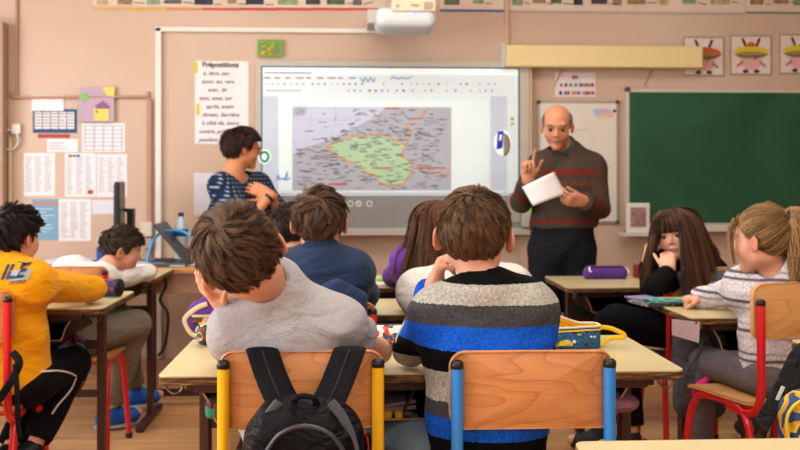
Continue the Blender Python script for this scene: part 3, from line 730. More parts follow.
m=MB(); wrect(m,142,222,153.5,236,0,th=.05); wrect(m,144,238,153.5,248,0,th=.05,m=1); wthing('junction_box','pale electrical junction box on the wall behind the laptop','box',[('x',m,[mat('box_beige',S('CFC6B4'),.5),mat('box_grey',S('A8A29C'),.5)],dict(bevel=.004))])
m=MB(); wrect(m,430,60,502,62.5,0,th=.012); struct('trim_2',m,mat('trim_beige',S('C8B090'),.6,var=.04))
m=MB(); a=W(519,65); b_=W(530.5,250); m.span((a[0],WALL-.05,0),(b_[0],WALL,W(519,68)[2]+.02)); struct('trim_3',m,mat('post_beige',S('C8AC94'),.65,var=.04))
m=MB(); a=W(504,16); m.span((W(504.5,0)[0],WALL-.02,W(504,46)[2]),(W(508,0)[0],WALL,3.0)); struct('trim_4',m,mat('trim_pink',S('C8A892'),.65,var=.04))
# ---- friezes
def frieze(x0,x1,yb,c,label,seed,cs=None,yl=None):
    rs=random.Random(seed); Bp=MB(); wrect(Bp,x0,-14,x1,yb-2.2,0,0); pic=MB(); bd=MB()
    n=8 if cs else 1
    for i in range(n):
        xa=x0+(x1-x0)*i/n; xb=x0+(x1-x0)*(i+1)/n; wrect(bd,xa,yb-2.6,xb,yb,.001,i if cs else 0)
    PM_=[mat('fr'+q,S(q),.8,var=.35,vscale=28) for q in ['6E6A5E','4A4650','8A9A78','A08068','5C6A4E','B8A078','3E3C48','9A7A5A']]+[INK_D]; pics=[]
    x=x0+4; cols=['6E6A5E','4A4650','8A9A78','A08068','5C6A4E','B8A078','3E3C48','9A7A5A']
    while x<x1-16:
        pic=MB(); w=rs.uniform(8,20); yy=rs.uniform(3.5,5.5); wrect(pic,x,-10,x+w,yy,.0015,rs.randrange(8))
        if rs.random()<.6: wline(pic,[(x+w+2,2+rs.random()*3),(x+w+rs.uniform(6,12),2+rs.random()*3)],.8,.004,8)
        pics.append(('printed_picture',pic,PM_)); x+=w+rs.uniform(4,16)
    wthing('wall_frieze',label,'frieze',[('sheet',Bp,mat('frieze_paper',S('D6C4B4'),.8,var=.08,vscale=5)),('border',bd,[mat('bd'+q,S(q),.7,var=.12,vscale=20) for q in (cs or [c])])]+pics,group=None)
frieze(93,385,10.5,'C04038','illustrated frieze with yellow to red lower border, above the cable trunking',3,['CDA860','D2A84A','CC9040','C44A3A','BE3838','C23C38','C0403A','C83C30'])
frieze(440,504,12,'3E5C94','short piece of illustrated frieze with blue border, beside the projector',5)
frieze(508,745,14.5,'3E5C94','long illustrated frieze with blue border above the cream light housing',8)
frieze(746,860,14.5,'3E7A66','illustrated frieze with green border above the three square cards',11)
# ---- poster Prépositions
pp=MB(); wrect(pp,195,61,248.5,144,.0,0)
for i,(x,y) in enumerate(((194.5,62),(196.5,104))): wrect(pp,x,y,x+3,y+8,.002,2); wpoly(pp,[(x-1,y+8),(x+4,y+8),(x+1.5,y+12)],.0035,2)
wtext(pp,'Prépositions',202,67,7.2,1,bold=.03)
for i,l in enumerate(('à, dans, par,','pour, en, vers','avec, de','sans, sous, sur','après, avant','devant, derrière','à côté de, entre','contre, près de','pendant, depuis')):
    wtext(pp,l,(203,202,208,199,206,202,202,199,199)[i],75+i*8.3,5.6,3,shear=.25,bold=.012)
wthing('preposition_poster','tall white poster headed Prépositions with handwritten words and yellow arrows','poster',[('x',pp,[PAPER,mat('ink_olive',S('5A5A48'),.8),mat('arrow_yellow',S('D8C030'),.7),mat('ink_violet',S('7C7484'),.8)])])
# ---- papers on left wall
def paper(name,label,x0,y0,x1,y1,dy,kind,seed,cat='paper',group=None,col='E2E0E4'):
    rs=random.Random(seed); b=MB(); wrect(b,x0,y0,x1,y1,dy,0); d2=dy+.003; ms=[mat('sheet_'+col,S(col),.8,var=.03)]+[INK]
    if kind=='cols':
        n=max(2,int((x1-x0)/9))
        for c in range(n):
            xx=x0+2+(x1-x0-3)*c/n; w=(x1-x0-3)/n-2
            y=y0+4
            while y<y1-3: wline(b,[(xx,y),(xx+w*rs.uniform(.5,1),y)],.7,d2,1); y+=2.4
    if kind=='lines':
        y=y0+4
        while y<y1-2: wline(b,[(x0+2.5,y),(x0+2.5+(x1-x0-5)*rs.uniform(.4,1),y)],.7,d2,1); y+=2.8
    if kind=='grid':
        for i in range(7): y=y0+3+(y1-y0-5)*i/6; wline(b,[(x0+3,y),(x1-3,y)],.6,d2,1)
        for i in range(5): x=x0+3+(x1-x0-6)*i/4; wline(b,[(x,y0+3),(x,y1-2)],.6,d2,1)
    return b,ms
def ppr(name,label,x0,y0,x1,y1,dy,kind,seed,cat='paper',extra=None,col='E2E0E4'):
    b,ms=paper(name,label,x0,y0,x1,y1,dy,kind,seed,col=col)
    if extra: extra(b,ms)
    wthing(name,label,cat,[('x',b,ms)])
def cal(b,ms):
    ms+= [PAPER,INK_D,mat('cal_red',S('B05050'),.8)]
    for i in range(5):
        x=35+i*8.1; wrect(b,x,112,x+7,129,.003,2)
        for k in range(5): wline(b,[(x+1,114+k*3),(x+6,114+k*3)],.8,.0055,3)
    wrect(b,38,134,70,138,.001,4)
ppr('wall_calendar','blue bordered wall calendar with white month columns under a small white sheet',33,109,77,133,0,'',1,'calendar',cal,'31587E')
ppr('wall_sheet','small blank white sheet overlapping the top of the blue calendar',32,95,64,111,.004,'',2)
def mp(b,ms):
    ms+=[mat('map_y',S('D8CC70'),.8),mat('map_g',S('86B878'),.8),mat('map_p',S('8C6A86'),.8),mat('map_r',S('C04848'),.8)]
    wpoly(b,[(103,88),(116,87),(115,97),(108,96)],.024,2); wpoly(b,[(81,95),(88,92),(90,99),(84,103)],.024,3); wpoly(b,[(96,106),(104,101),(111,107),(109,109),(98,109)],.024,4); wrect(b,95,109,110,121,.023,2); wrect(b,97,111,99,113,.026,5)
ppr('wall_map','mauve and yellow map pinned on the wall over the pipe',80,88,115,122,.02,'',3,'map',mp,'B8A2B4')
ppr('wall_sheet','narrow white sheet with faint lines just below the blue calendar',47,139,78,152,0,'lines',4)
ppr('wall_sheet','white timetable sheet with a grid below the mauve map',82,123,125,152,0,'grid',5)
ppr('wall_sheet','white list sheet nearest the door casing in the middle row of papers',24,153,55,196,0,'cols',6)
def st(b,ms):
    ms+=[mat('st_r',S('B84848'),.8),mat('st_g',S('4E9A60'),.8),mat('st_b',S('4060A8'),.8)]
    for i,x in enumerate((69,73,77)): wrect(b,x,154.5,x+3,157,.003,2+i)
    wrect(b,88,190,93,194,.003,2)
ppr('wall_sheet','white list sheet with small coloured marks at its top, centre of the middle row',65,153,96,197,0,'cols',7,extra=st)
ppr('wall_sheet','white closely typed list sheet in the middle row, just above the monitor',97,154,127,197,0,'cols',8)
def bl(b,ms):
    ms+=[mat('bl_o',S('C88A78'),.8),mat('bl_w',S('B8CCD8'),.8)]
    wrect(b,34,202,57,205,.003,2)
    for i in range(8): wline(b,[(36,209+i*3.2),(36+random.Random(i).uniform(8,19),209+i*3.2)],1.2,.004,3)
ppr('blue_notice','pale blue printed notice with an orange line behind the yellow hoodie boy','',0,0,0,0,0) if False else ppr('wall_notice','pale blue printed notice with an orange line, in the bottom row of papers',32,199,58,240,0,'',9,'notice',bl,'7FA8C4')
ppr('wall_sheet','white sheet with two text columns beside the pale blue notice',59,199,91,241,0,'cols',10)
ppr('wall_sheet','bare pale sheet beside the top of the computer monitor',92,200,118,214,0,'',11,col='D6D6E0')
ppr('wall_sheet','bluish white sheet on the wall behind the woman',194,173,222,215,0,'',12,col='D0CED4')
# drawing on top of the board
b=MB(); wrect(b,258,40,283,57,.02,0)
rs=random.Random(4)
for i in range(40):
    x=rs.uniform(260,278); y=rs.uniform(42,53); wpoly(b,[(x,y),(x+rs.uniform(2,4),y+rs.uniform(-1,1)),(x+rs.uniform(0,4),y+rs.uniform(2,4))],.022+.0001*i,rs.randrange(1,5))
wthing('child_drawing','small green yellow and red drawing taped above the screen corner','drawing',[('x',b,[mat('dr_g',S('7E9E48'),.8),mat('dr1',S('4E9A50'),.8),mat('dr2',S('D0B838'),.8),mat('dr3',S('C25A38'),.8),mat('dr4',S('48A080'),.8)])])
# ---- interactive board
FRM=mat('board_frame_grey',S('BCB4A8'),.5,var=.03); 
bf=MB(); wrect(bf,257,61,528,233.5,0,0,th=.055)
band=MB(); wrect(band,263,195.5,518,228,.056,0,th=.008)
tray=MB(); a=W(259,228); b_=W(527,234); tray.span((a[0],WALL-.12,b_[2]),(b_[0],WALL-.055,a[2]))
scr=MB(); K=.064
def em(n,c,e=.16): return mat('scr_'+n,S(c),.35,emit=e,var=.02)
SM=[em('bg','D4E2E4'),em('white','ECF6F6'),em('bar','D2DCE0'),em('side','BCC4D0'),em('line','9AA8B8',.3),em('ink','5A6270',.2),em('blue','3A58B0',.4),em('red','B03A40',.4),em('green','5A9A50',.4),em('orange','C88848',.4),em('black','202830',.1),em('page','D8E6E6'),em('sea','BCC2D6'),em('land','A8AAB4'),em('flan','A6C4A0'),em('frame','2C5C70',.1),em('mapink','6A6E78',.15),em('brown','8A7A60',.3),em('navy','1C2E98',.5),em('teal','1E7A58',.4)]
wrect(scr,262,67,518,197,.055,15,th=.002); 
def sp(x0,y0,x1,y1,l,m): wrect(scr,x0,y0,x1,y1,.057+.0012*l,m,th=.001)
sp(263.5,68.5,516.5,195.5,0,0); sp(263.5,68.5,516.5,76,1,1); sp(263.5,76,512,96,1,2)
sp(264,97,279,195,1,3); sp(489,97,504,195,1,3); sp(506,97,515,195,1,2)
sp(279,97,489,195,1,0); sp(281,101,487,190,2,11); sp(281,190.5,516,195,2,2); sp(281,193,505,194,3,4)
Dz=.0615
wline(scr,[(265,73.6),(312,74)],1.1,Dz,5); rs=random.Random(9)
for i in range(9): x=265+i*10.5; wline(scr,[(x,79),(x+rs.uniform(4,8),79)],1.1,Dz,5)
for r_,y in ((0,85),(1,91.5)):
    x=267
    while x<497:
        if r_==1 and x<338:
            if x<300: wline(scr,[(x,y),(x+4,y)],1.2,Dz,4)
            x+=5; continue
        if rs.random()<.85:
            w=rs.uniform(1.2,1.9); wpoly(scr,[(x-w/2,y-w/2),(x+w/2,y-w/2),(x+w/2,y+w/2),(x-w/2,y+w/2)],Dz+.0006,rs.choice([5,5,5,6,7,8,9,10,4]) if r_==0 else rs.choice([10,5,10,5,6]))
        x+=rs.choice((6,6,6.5,9))
wline(scr,[(390,80),(393,78),(397,80),(401,78.5),(405,80),(411,78)],.8,Dz+.001,6)
for i in range(3): wline(scr,[(360+i*5,78),(363+i*5,83),(365+i*5,79)],.7,Dz+.001,6)
for i in range(40): x=282+i*5.2; wline(scr,[(x,97.5),(x,99)],.4,Dz,4)
wline(scr,[(505,97),(505,195)],.6,Dz,4)
wpoly(scr,[(509,118),(512,118),(512,121),(509,121)],Dz,8); wpoly(scr,[(509,123),(512,123),(512,126),(509,126)],Dz,9)
# map picture
mapm=MB()
wrect(mapm,293,107.5,450,190,.0615,13)
wpoly(mapm,[(293.5,108),(385,108),(375,118),(362,124),(345,134),(330,140),(305,148),(293.5,155)],.0635,12)
wpoly(mapm,[(294,108),(308,108),(304,116),(294,117)],.0642,13)
fl=[(327,147),(337,142),(350,138.5),(358,136),(366,137),(375,134.5),(386,136),(392,140),(405,146),(400,156),(411,163),(411,170),(403,184),(392,188),(379,182),(375,175),(362,171),(354,163),(341,158)]
wpoly(mapm,fl,.0645,14); wline(mapm,fl+fl[:1],1.3,.065,9)
wline(mapm,[(426,108),(423,116),(405,124),(410,134),(405,146)],1.2,.065,9); wline(mapm,[(411,163),(425,168),(436,175),(450,172)],1.,.065,9); wline(mapm,[(305,148),(312,160),(308,175),(315,188)],.7,.065,4); wline(mapm,[(311,108),(311,133)],.5,.065,4); wline(mapm,[(335,108),(335,122)],.5,.065,4); wline(mapm,[(294,120),(360,121)],.4,.065,4)
for i in range(420):
    x=rs.uniform(296,440); y=rs.uniform(110,188)
    if y<150-(x-300)*.45+0 and x<350 and rs.random()<.75: continue
    w=rs.uniform(2.5,8); pts=[(x+k*w/4,y+rs.uniform(-.3,.3)) for k in range(5)]; wline(mapm,pts,rs.uniform(.4,.8),.0655,16 if rs.random()<.97 else 7)
for i in range(60):
    x=rs.uniform(330,446); y=rs.uniform(112,188); pts=[(x,y)]
    for k in range(4): x+=rs.uniform(-5,5); y+=rs.uniform(-3,3); pts.append((min(max(x,295),449),min(max(y,109),189)))
    wline(mapm,pts,.4,.0652,rs.choice((4,4,4,16)))
wline(mapm,[(385,109),(399,109)],1.2,.066,7); wline(mapm,[(329,184),(347,184)],1.5,.066,7); wline(mapm,[(372,168),(392,168)],1,.066,7); wline(mapm,[(418,168),(444,168)],1,.066,7)
# on-screen pen symbol, ring, scribble
ic=MB(); el=lambda cx,cy,rx,ry,a0=0,a1=2*PI,n=24:[(cx+rx*math.cos(t),cy+ry*math.sin(t)) for t in np.linspace(a0,a1,n)]
wpoly(ic,el(501,143,8.5,13)[:-1],.0618,1); wpoly(ic,el(502,145,6,10.5,-PI/2,PI/2),.0626,17); wline(ic,el(502,145,6,10.5,-PI/2,PI/2),.9,.063,10); wpoly(ic,[(496,132),(502,131),(501,148),(495,150)],.0632,18); wpoly(ic,[(498,135),(500.3,135),(499.5,141),(497.5,141)],.0638,1)
ic0=ic; ic=MB(); wpoly(ic,el(265.5,157,6.5,7.5)[:-1],.0618,1); wpoly(ic,el(265.5,157,5,6)[:-1],.0626,19); wpoly(ic,el(265.2,157,2.6,3.4)[:-1],.0634,1)
ic1=ic; ic=MB(); wline(ic,[(277,180),(279,175),(280,180),(283,178),(285,180),(288,172),(287,180),(291,178)],.8,.0626,6)
bts=[]
for i,(x,mm) in enumerate(((343,0),(350.5,1),(358.5,2),(369,3))):
    bt=MB(); bts.append(bt); wpoly(bt,el(x,203.3,3.0,3.0)[:-1],.0655,4); wpoly(bt,el(x,203.3,1.9,1.9)[:-1],.0662,mm)
wthing('interactive_whiteboard','large interactive whiteboard showing a document page with a map','whiteboard',[('board_frame',bf,FRM,dict(bevel=.006)),('lower_band',band,mat('band_grey',S('8E8C8A'),.45,var=.04)),('pen_tray',tray,mat('tray_grey',S('B4B0AA'),.4),dict(bevel=.005)),('screen',scr,SM),('map_print',mapm,SM),('pen_symbol',ic0,SM),('ring_symbol',ic1,SM),('handwriting',ic,SM),*[('button',bt,[mat('bt0',S('8A8A90'),.4),mat('bt1',S('4A9A6A'),.4),mat('bt2',S('C0A860'),.4),mat('bt3',S('5A88B8'),.4),mat('bt4',S('DCE0E0'),.4)]) for bt in bts]])
# brackets and pen box to the right of board
m=MB(); wrect(m,507,193,518.5,222,0,0,th=.07); m2=MB(); wrect(m2,519,212,534,226,0,0,th=.14); wthing('wall_bracket','grey wall bracket and ledge at the lower corner of the screen by the man','bracket',[('plate',m,mat('brk',S('A8A49C'),.45),dict(bevel=.004)),('ledge',m2,mat('brk2',S('B8B4A8'),.45),dict(bevel=.004))])
g=MB(); a=W(527,201); b_=W(534,212); g.span((a[0],WALL-.12,b_[2]),(b_[0],WALL-.04,a[2])); pens=[]
t=[('pen_box',g,mat('lime_box',S('A8CC38'),.5),dict(bevel=.004))]
for i,c in enumerate(('2E5AA0','C04040','3A8A60')):
    q=MB(); x=W(528+i*2,201); q.tube([x+np.array((0,-.08,-.02)),x+np.array(((i-1)*.02,-.08,.05))],.006,8); t.append(('pen',q,mat('pen'+c,S(c),.4),dict(smooth=True)))
wthing('pen_holder','lime green pen holder with coloured pens at the end of the screen ledge','pen holder',t)
# ---- projector on wall arm
pr=MB(); a=W(368,2,5.5); 
def yb(mb,x0,y0,x1,y1,Ya,Yb_,m=0):
    a=W(x0,y0,Ya); b=W(x1,y1,Ya); mb.span((a[0],Ya,b[2]),(b[0],Yb_,a[2]),m)
V,F=sdf([Box((W(406,18,5.35)+W(406,18,5.35))/2+np.array((0,.12,0)),(.175,.16,.062),rad=.045)],.012,relax=2)
pj=empty('projector',(W(403,18,5.5)[0],5.5,W(403,28,5.35)[2]),0,'white ceiling height projector mounted on the wall above the screen','projector')
raw_mesh('projector_body',V,F,mat('proj_white',S('CBD2D2'),.4),pj)
b=MB(); yb(b,392,-2,436,11.5,5.30,5.6); b.build('top_housing',mat('proj_cream',S('DCCFB4'),.45),pj,bevel=.008)
b=MB(); 
for i in range(5): yb(b,424,2+i*1.6,433,2.6+i*1.6,5.295,5.31)
b.build('vent',mat('proj_dark',S('A89C88'),.5),pj)
for q in ((396,4,399,7),(411,4,419,6)): b=MB(); yb(b,*q,5.295,5.31); b.build('button',mat('proj_dark',S('A89C88'),.5),pj)
b=MB(); a=W(415,13,5.3); b.lathe([(.0,0),(.007,.001),(.007,.008),(0,.009)],a-np.array((0,.02,0)),12,axis=(0,-1,0)); b.build('status_light',mat('led_blue',S('6A70FF'),.3,emit=1.5),pj)
b=MB(); a=W(367,12,5.7); b_=W(395,26,5.7); b.span((a[0],5.6,b_[2]),(b_[0],WALL,a[2])); b.span((W(398,5)[0],5.5,W(398,25)[2]),(W(415,5)[0],WALL,W(398,10)[2])); b.build('wall_mount',mat('mount',S('C2BAB4'),.5),pj,bevel=.006)
# ---- cream light housing
b=MB(); a=W(502,47); b_=W(697,70); b.span((a[0],WALL-.11,b_[2]),(b_[0],WALL-.02,a[2])); e=MB(); e.span((a[0]-.012,WALL-.115,b_[2]-.002),(a[0],WALL-.0,a[2]+.01)); e2=MB()
for px in (560,650):
    q=W(px,72); e2.tube([q+np.array((0,-.03,.03)),q+np.array((.0,-.005,-.0))],.004,6); q2=W(px-6,86); e2.tube([q+np.array((0,-.008,0)),q2+np.array((0,-.005,0))],.003,6)
wthing('light_housing','long cream housing of a board light running over the small whiteboard','light',[('housing',b,mat('cream',S('E0CC98'),.5,var=.02),dict(bevel=.01)),('end_cap',e,mat('endcap',S('C8C8C4'),.4)),('support_wire',e2,mat('wirec',S('A88C74'),.5))])
# ---- three cards
def card(x0,y0,x1,y1,hat,top_,label):
    f=MB(); wrect(f,x0,y0,x1,y1,.0,0,th=.006); p=MB(); wrect(p,x0+1.8,y0+1.8,x1-1.8,y1-1.8,.0065,0,th=.001); w=x1-x0; cx=(x0+x1)/2; cy=(y0+y1)/2; hh=y1-y0; q=MB()
    e_=lambda ux,uy,rx,ry:el(cx+ux*w,cy+uy*hh,rx*w,ry*hh)[:-1]
    wline(q,[(cx-.2*w,cy-.4*hh),(cx-.12*w,cy-.2*hh)],2.6,.009,2); wline(q,[(cx+.2*w,cy-.4*hh),(cx+.12*w,cy-.2*hh)],2.6,.009,2)
    wpoly(q,e_(0,.16,.27,.2),.0092,1)
    for s in (-1,1):
        wline(q,[(cx+s*.2*w,cy+.17*hh),(cx+s*.33*w,cy+.27*hh)],2.2,.0098,4); wline(q,[(cx+s*.1*w,cy+.3*hh),(cx+s*.11*w,cy+.38*hh)],2,.0098,1); wpoly(q,e_(s*.13,.4,.07,.045),.0104,2)
    wpoly(q,e_(0,-.2,.11,.13),.0098,top_); wpoly(q,e_(0,-.07,.42,.15),.0104,hat); wpoly(q,e_(0,.0,.36,.09),.011,5); wline(q,[(cx-.38*w,cy-.02*hh),(cx-.2*w,cy+.03*hh),(cx+.2*w,cy+.03*hh),(cx+.38*w,cy-.02*hh)],.9,.0116,2)
    wline(q,[(cx+.08*w,cy+.12*hh),(cx+.15*w,cy+.0*hh)],1.1,.012,2); wpoly(q,e_(-.03,-.22,.02,.02),.0106,2); wpoly(q,e_(.04,-.22,.02,.02),.0106,2)
    wthing('picture_card',label,'card',[('card_frame',f,mat('cardf',S('A89888'),.6),dict(bevel=.003)),('card_sheet',p,mat('cards',S('DCCCC4'),.8)),('drawing_print',q,[mat('c_w',S('E0D8D0'),.8),mat('c_pink',S('D8A8A8'),.8),mat('c_brn',S('5A3438'),.8),mat('c_or',S('D0622C'),.8),mat('c_dp',S('B07078'),.8),mat('c_sh',S('A08858'),.8),mat('c_ye',S('D2BE34'),.8)])],group=None)
card(682.5,36.5,724,76.5,3,0,'square card with an orange brimmed pink creature, just beside the cream housing')
card(729.5,35,771.5,75.5,6,3,'square card with a yellow brimmed, orange topped pink creature, middle of the three')
card(778.5,34,821,74.5,6,0,'square card with a yellow brimmed pink creature, third along from the cream housing')
# ---- sign above whiteboard
b=MB(); wrect(b,555,72.5,595.5,97,0,0); rs=random.Random(2)
for y,x0,x1 in ((77.5,572,577),(85,560,591),(93,559,593)):
    x=x0
    while x<x1:
        w=rs.uniform(2,2.8); h_=rs.uniform(2.6,3.8); wrect(b,x,y-h_/2,x+w,y+h_/2,.003,rs.randrange(1,6)); x+=w+(.6 if rs.random()<.8 else 2.4)
wthing('wall_sign','white sign with small multicoloured lettering above the small whiteboard','sign',[('x',b,[mat('sign_paper',S('DCCCCC'),.8)]+[mat('sg'+c,S(c),.8) for c in ('C04858','405098','48905A','C88040','7A4A88')])])
# ---- small whiteboard
f=MB(); wrect(f,537,101,618,223,0,0,th=.018); p=MB(); wrect(p,539.5,103.5,615.5,221,.019,0,th=.002); c=MB()
for x,y in ((536.5,100.5),(615,100.5),(536.5,220.5),(615,220.5)): wrect(c,x,y,x+3.5,y+3.5,0,0,th=.024)
dr=MB(); 
for i,(cx,cy,rx,ry,m_) in enumerate(((603,112,8,3,0),(598,114,5,2.2,1),(606,115,7,2.6,2),(601,118,6,2,3),(596,111,4,2,1))): wpoly(dr,el(cx,cy,rx,ry)[:-1],.0222+.0004*i,m_)
wrect(dr,612,110,615,112.5,.0222,4); dr2=MB(); wline(dr2,[(575,131),(582,129.5),(588,130.5)],.5,.0225,5)
wthing('small_whiteboard','small whiteboard with a pastel scribble in its corner, behind the standing man','whiteboard',[('board_frame',f,mat('alu',S('A8A098'),.4,metal=.3),dict(bevel=.003)),('writing_surface',p,mat('wbs',S('D8D0C4'),.3,var=.02)),('corner_cap',c,mat('capd',S('504A44'),.5),dict(bevel=.002)),('faint_line',dr2,[INK]*6),('scribble_marking',dr,[mat('sc1',S('C8A8C0'),.7),mat('sc2',S('A8B8D8'),.7),mat('sc3',S('D8B0A0'),.7),mat('sc4',S('E0C8A0'),.7),mat('sc5',S('383838'),.7),INK])])
# ---- green board
f=MB(); a=W(625,89); b_=W(900,229); 
f.span((a[0],WALL-.03,b_[2]),(b_[0],WALL,a[2])); s=MB(); q=W(628,92.5); r_=W(900,222); s.span((q[0],WALL-.034,r_[2]),(b_[0]-.02,WALL-.03,q[2])); tr=MB(); tr.span((a[0],WALL-.10,b_[2]-.01),(b_[0],WALL-.03,b_[2]+.03))
cc=MB(); wrect(cc,624.5,87.5,628.5,92,0,0,th=.04)
def chalk():
    m=mat('chalk_green',S('1F5238'),.55,var=.0); nt=m.node_tree; N,L=nt.nodes,nt.links; b=N['Principled BSDF']
    tc=N.new('ShaderNodeTexCoord'); n=N.new('ShaderNodeTexNoise'); n.inputs['Scale'].default_value=1.6; n.inputs['Detail'].default_value=6; n.inputs['Distortion'].default_value=1; L.new(tc.outputs['Object'],n.inputs['Vector'])
    r=ramp(nt,[(.3,S('1C4C34')),(.7,S('2C6044'))]); L.new(n.outputs['Fac'],r.inputs[0]); L.new(r.outputs[0],b.inputs['Base Color']); return m
wthing('chalkboard','wide dark green chalkboard with a pale wooden frame','chalkboard',[('board_frame',f,mat('cbf',S('C8BEB0'),.5),dict(bevel=.004)),('writing_surface',s,chalk()),('chalk_tray',tr,mat('cbt',S('CFC8BE'),.5),dict(bevel=.006)),('corner_cap',cc,mat('capd',S('504A44'),.5),dict(bevel=.004))])
# ---- picture frame on the tray
f=MB(); a=W(626.5,203,5.78); b_=W(649.5,233,5.78); t=empty('framed_picture',((a[0]+b_[0])/2,5.78,b_[2]),0,'white framed small picture standing at the lower corner of the chalkboard','picture frame')
f.span((a[0],5.77,b_[2]),(b_[0],5.79,a[2])); f.build('frame',mat('pfw',S('E2DCD8'),.5),t,bevel=.006)
q=MB(); c=W(630.5,207.5,5.77); d=W(645.5,226.5,5.77); q.span((c[0],5.764,d[2]),(d[0],5.769,c[2])); q.build('picture',mat('pic_brn',S('9A7878'),.6,var=.4,vscale=40),t)
s_=MB(); s_.span((a[0]-.03,5.74,b_[2]-.02),(b_[0]+.03,5.86,b_[2])); s_.build('ledge',mat('cbt',S('CFC8BE'),.5),t,bevel=.004)
# ================================================================= furniture
LAM=None
def laminate():
    m=bpy.data.materials.new('laminate'); nt,b=nodes_of(m); N,L=nt.nodes,nt.links
    tc=N.new('ShaderNodeTexCoord'); n=N.new('ShaderNodeTexNoise'); n.inputs['Scale'].default_value=3; n.inputs['Detail'].default_value=6; L.new(tc.outputs['Object'],n.inputs['Vector'])
    r=ramp(nt,[(.3,S('C2B388')),(.7,S('D2C49A'))]); L.new(n.outputs['Fac'],r.inputs[0]); L.new(r.outputs[0],b.inputs['Base Color']); b.inputs['Roughness'].default_value=.33
    return m
LAM=laminate()
def edge_mat():
    m=bpy.data.materials.new('worn_edge'); nt,b=nodes_of(m); N,L=nt.nodes,nt.links
    tc=N.new('ShaderNodeTexCoord'); mp=N.new('ShaderNodeMapping'); mp.inputs['Scale'].default_value=(6,6,60); L.new(tc.outputs['Object'],mp.inputs['Vector']); n=N.new('ShaderNodeTexNoise'); n.inputs['Scale'].default_value=3; n.inputs['Detail'].default_value=6; L.new(mp.outputs[0],n.inputs['Vector'])
    r=ramp(nt,[(.36,S('2A1A10')),(.5,S('5A3A20')),(.6,S('8A6234')),(.75,S('A88048'))]); L.new(n.outputs['Fac'],r.inputs[0]); L.new(r.outputs[0],b.inputs['Base Color']); b.inputs['Roughness'].default_value=.5
    return m
EDG=edge_mat()
STEEL=mat('frame_brown',S('4A2C28'),.38,var=.12,vscale=6); DARKP=mat('shelf_dark',S('30201E'),.5); SHELFE=mat('shelf_edge',S('B08C6C'),.5,var=.1)
def make_desk(W_=1.307,D_=.52,H=.74,label='',loc=(0,0,0),group=None,left_only=False):
    t=empty('school_desk',loc,0,label,'desk',group); w=W_/2
    ol=lambda dx: [(x,y) for x,y in rrect(W_-2*dx,D_-2*dx,.02,4,0,D_/2)]
    fr=(np.array((0,0,H-.006)),np.array((1,0,0)),np.array((0,1,0)),np.array((0,0,1)))
    MB().prism(ol(.001),.006,fr).build('tabletop',LAM,t,local=True,bevel=.0015)
    fr2=(np.array((0,0,H-.025)),)+fr[1:]
    MB().prism(ol(0),.0188,fr2).build('edge_band',EDG,t,local=True,bevel=.002)
    b=MB(); b.span((-w+.085,.035,H-.052),(w-.085,.06,H-.027)); b.span((-w+.085,D_-.06,H-.052),(w-.085,D_-.035,H-.027)); b.span((-w+.06,.06,H-.052),(-w+.09,D_-.06,H-.027)); b.span((w-.09,.06,H-.052),(w-.06,D_-.06,H-.027)); b.build('apron',STEEL,t,local=True,bevel=.003)
    for s in (-1,1):
        b=MB(); x=s*(w-.075); b.span((x-.014,.25,.03),(x+.014,.30,H-.05)); b.build('leg',STEEL,t,local=True,bevel=.004)
        b=MB(); b.span((x-.02,.03,.004),(x+.02,D_-.03,.034)); o=b.build('foot',STEEL,t,local=True,bevel=.006)
        for yy in (.05,D_-.05): b=MB(); b.lathe([(.018,0),(.02,.004),(.016,.012)],(x,yy,0),12); b.build('foot_pad',mat('rubber',(.02,.02,.02),.7),o,local=True,smooth=True)
        b=MB(); hx=s*(w-.035) if s<0 else s*(w-.035); b.tube([np.array((hx+.022*math.cos(a),.04,H-.027-.026*math.sin(a))) for a in np.linspace(0,PI,9)],.003,8); b.build('hook',mat('hook_grey',S('706860'),.3,metal=.8),t,local=True,smooth=True)
    b=MB(); b.span((-w+.075,.262,H-.20),(w-.075,.288,H-.165)); b.build('crossbar',STEEL,t,local=True,bevel=.003)
    # book shelf: two compartments with sloped sides
    b=MB(); zt,zb=H-.05,H-.125; x0,x1=-w+.10,w-.13
    b.quad([(x0+.035,.05,zb),(x1-.035,.05,zb),(x1-.035,D_-.07,zb),(x0+.035,D_-.07,zb)]); th=.004
    b.span((x0+.035,.05,zb-th),(x1-.035,D_-.07,zb)); b.span((x0+.03,D_-.075,zb),(x1-.03,D_-.07,zt))
    for xa,sg in ((x0,1),(x1,-1),(.02,1),(-.02,-1)):
        xb=xa+sg*.035; b.prism([(xa,zt),(xa+sg*.005,zt),(xb+sg*.004,zb),(xb,zb)][::sg],D_-.12,(np.array((0,.05,0)),np.array((1,0,0)),np.array((0,0,1)),np.array((0,1,0))))
    b.build('book_shelf',DARKP,t,local=True)
    b=MB()
    for xa,sg in ((x0,1),(x1,-1)):
        b.tube([(xa,.05,zt),(xa+sg*.02,.05,zt-.03),(xa+sg*.035,.05,zb),(xa+sg*.06,.05,zb-.002)],.003,6)
    b.tube([(x0+.035,.05,zb-.002),(x1-.035,.05,zb-.002)],.003,6); b.build('shelf_lip',SHELFE,t,local=True,smooth=True)
    return t
CW=wood('chair_beech',S('C48652'),S('B0703E'),scale=3.0,dist=13,stretch=(1,.4,2.6))
CWL=wood('chair_birch',S('D2A068'),S('C69054'),scale=2.4,dist=7,stretch=(.6,.4,2.2))
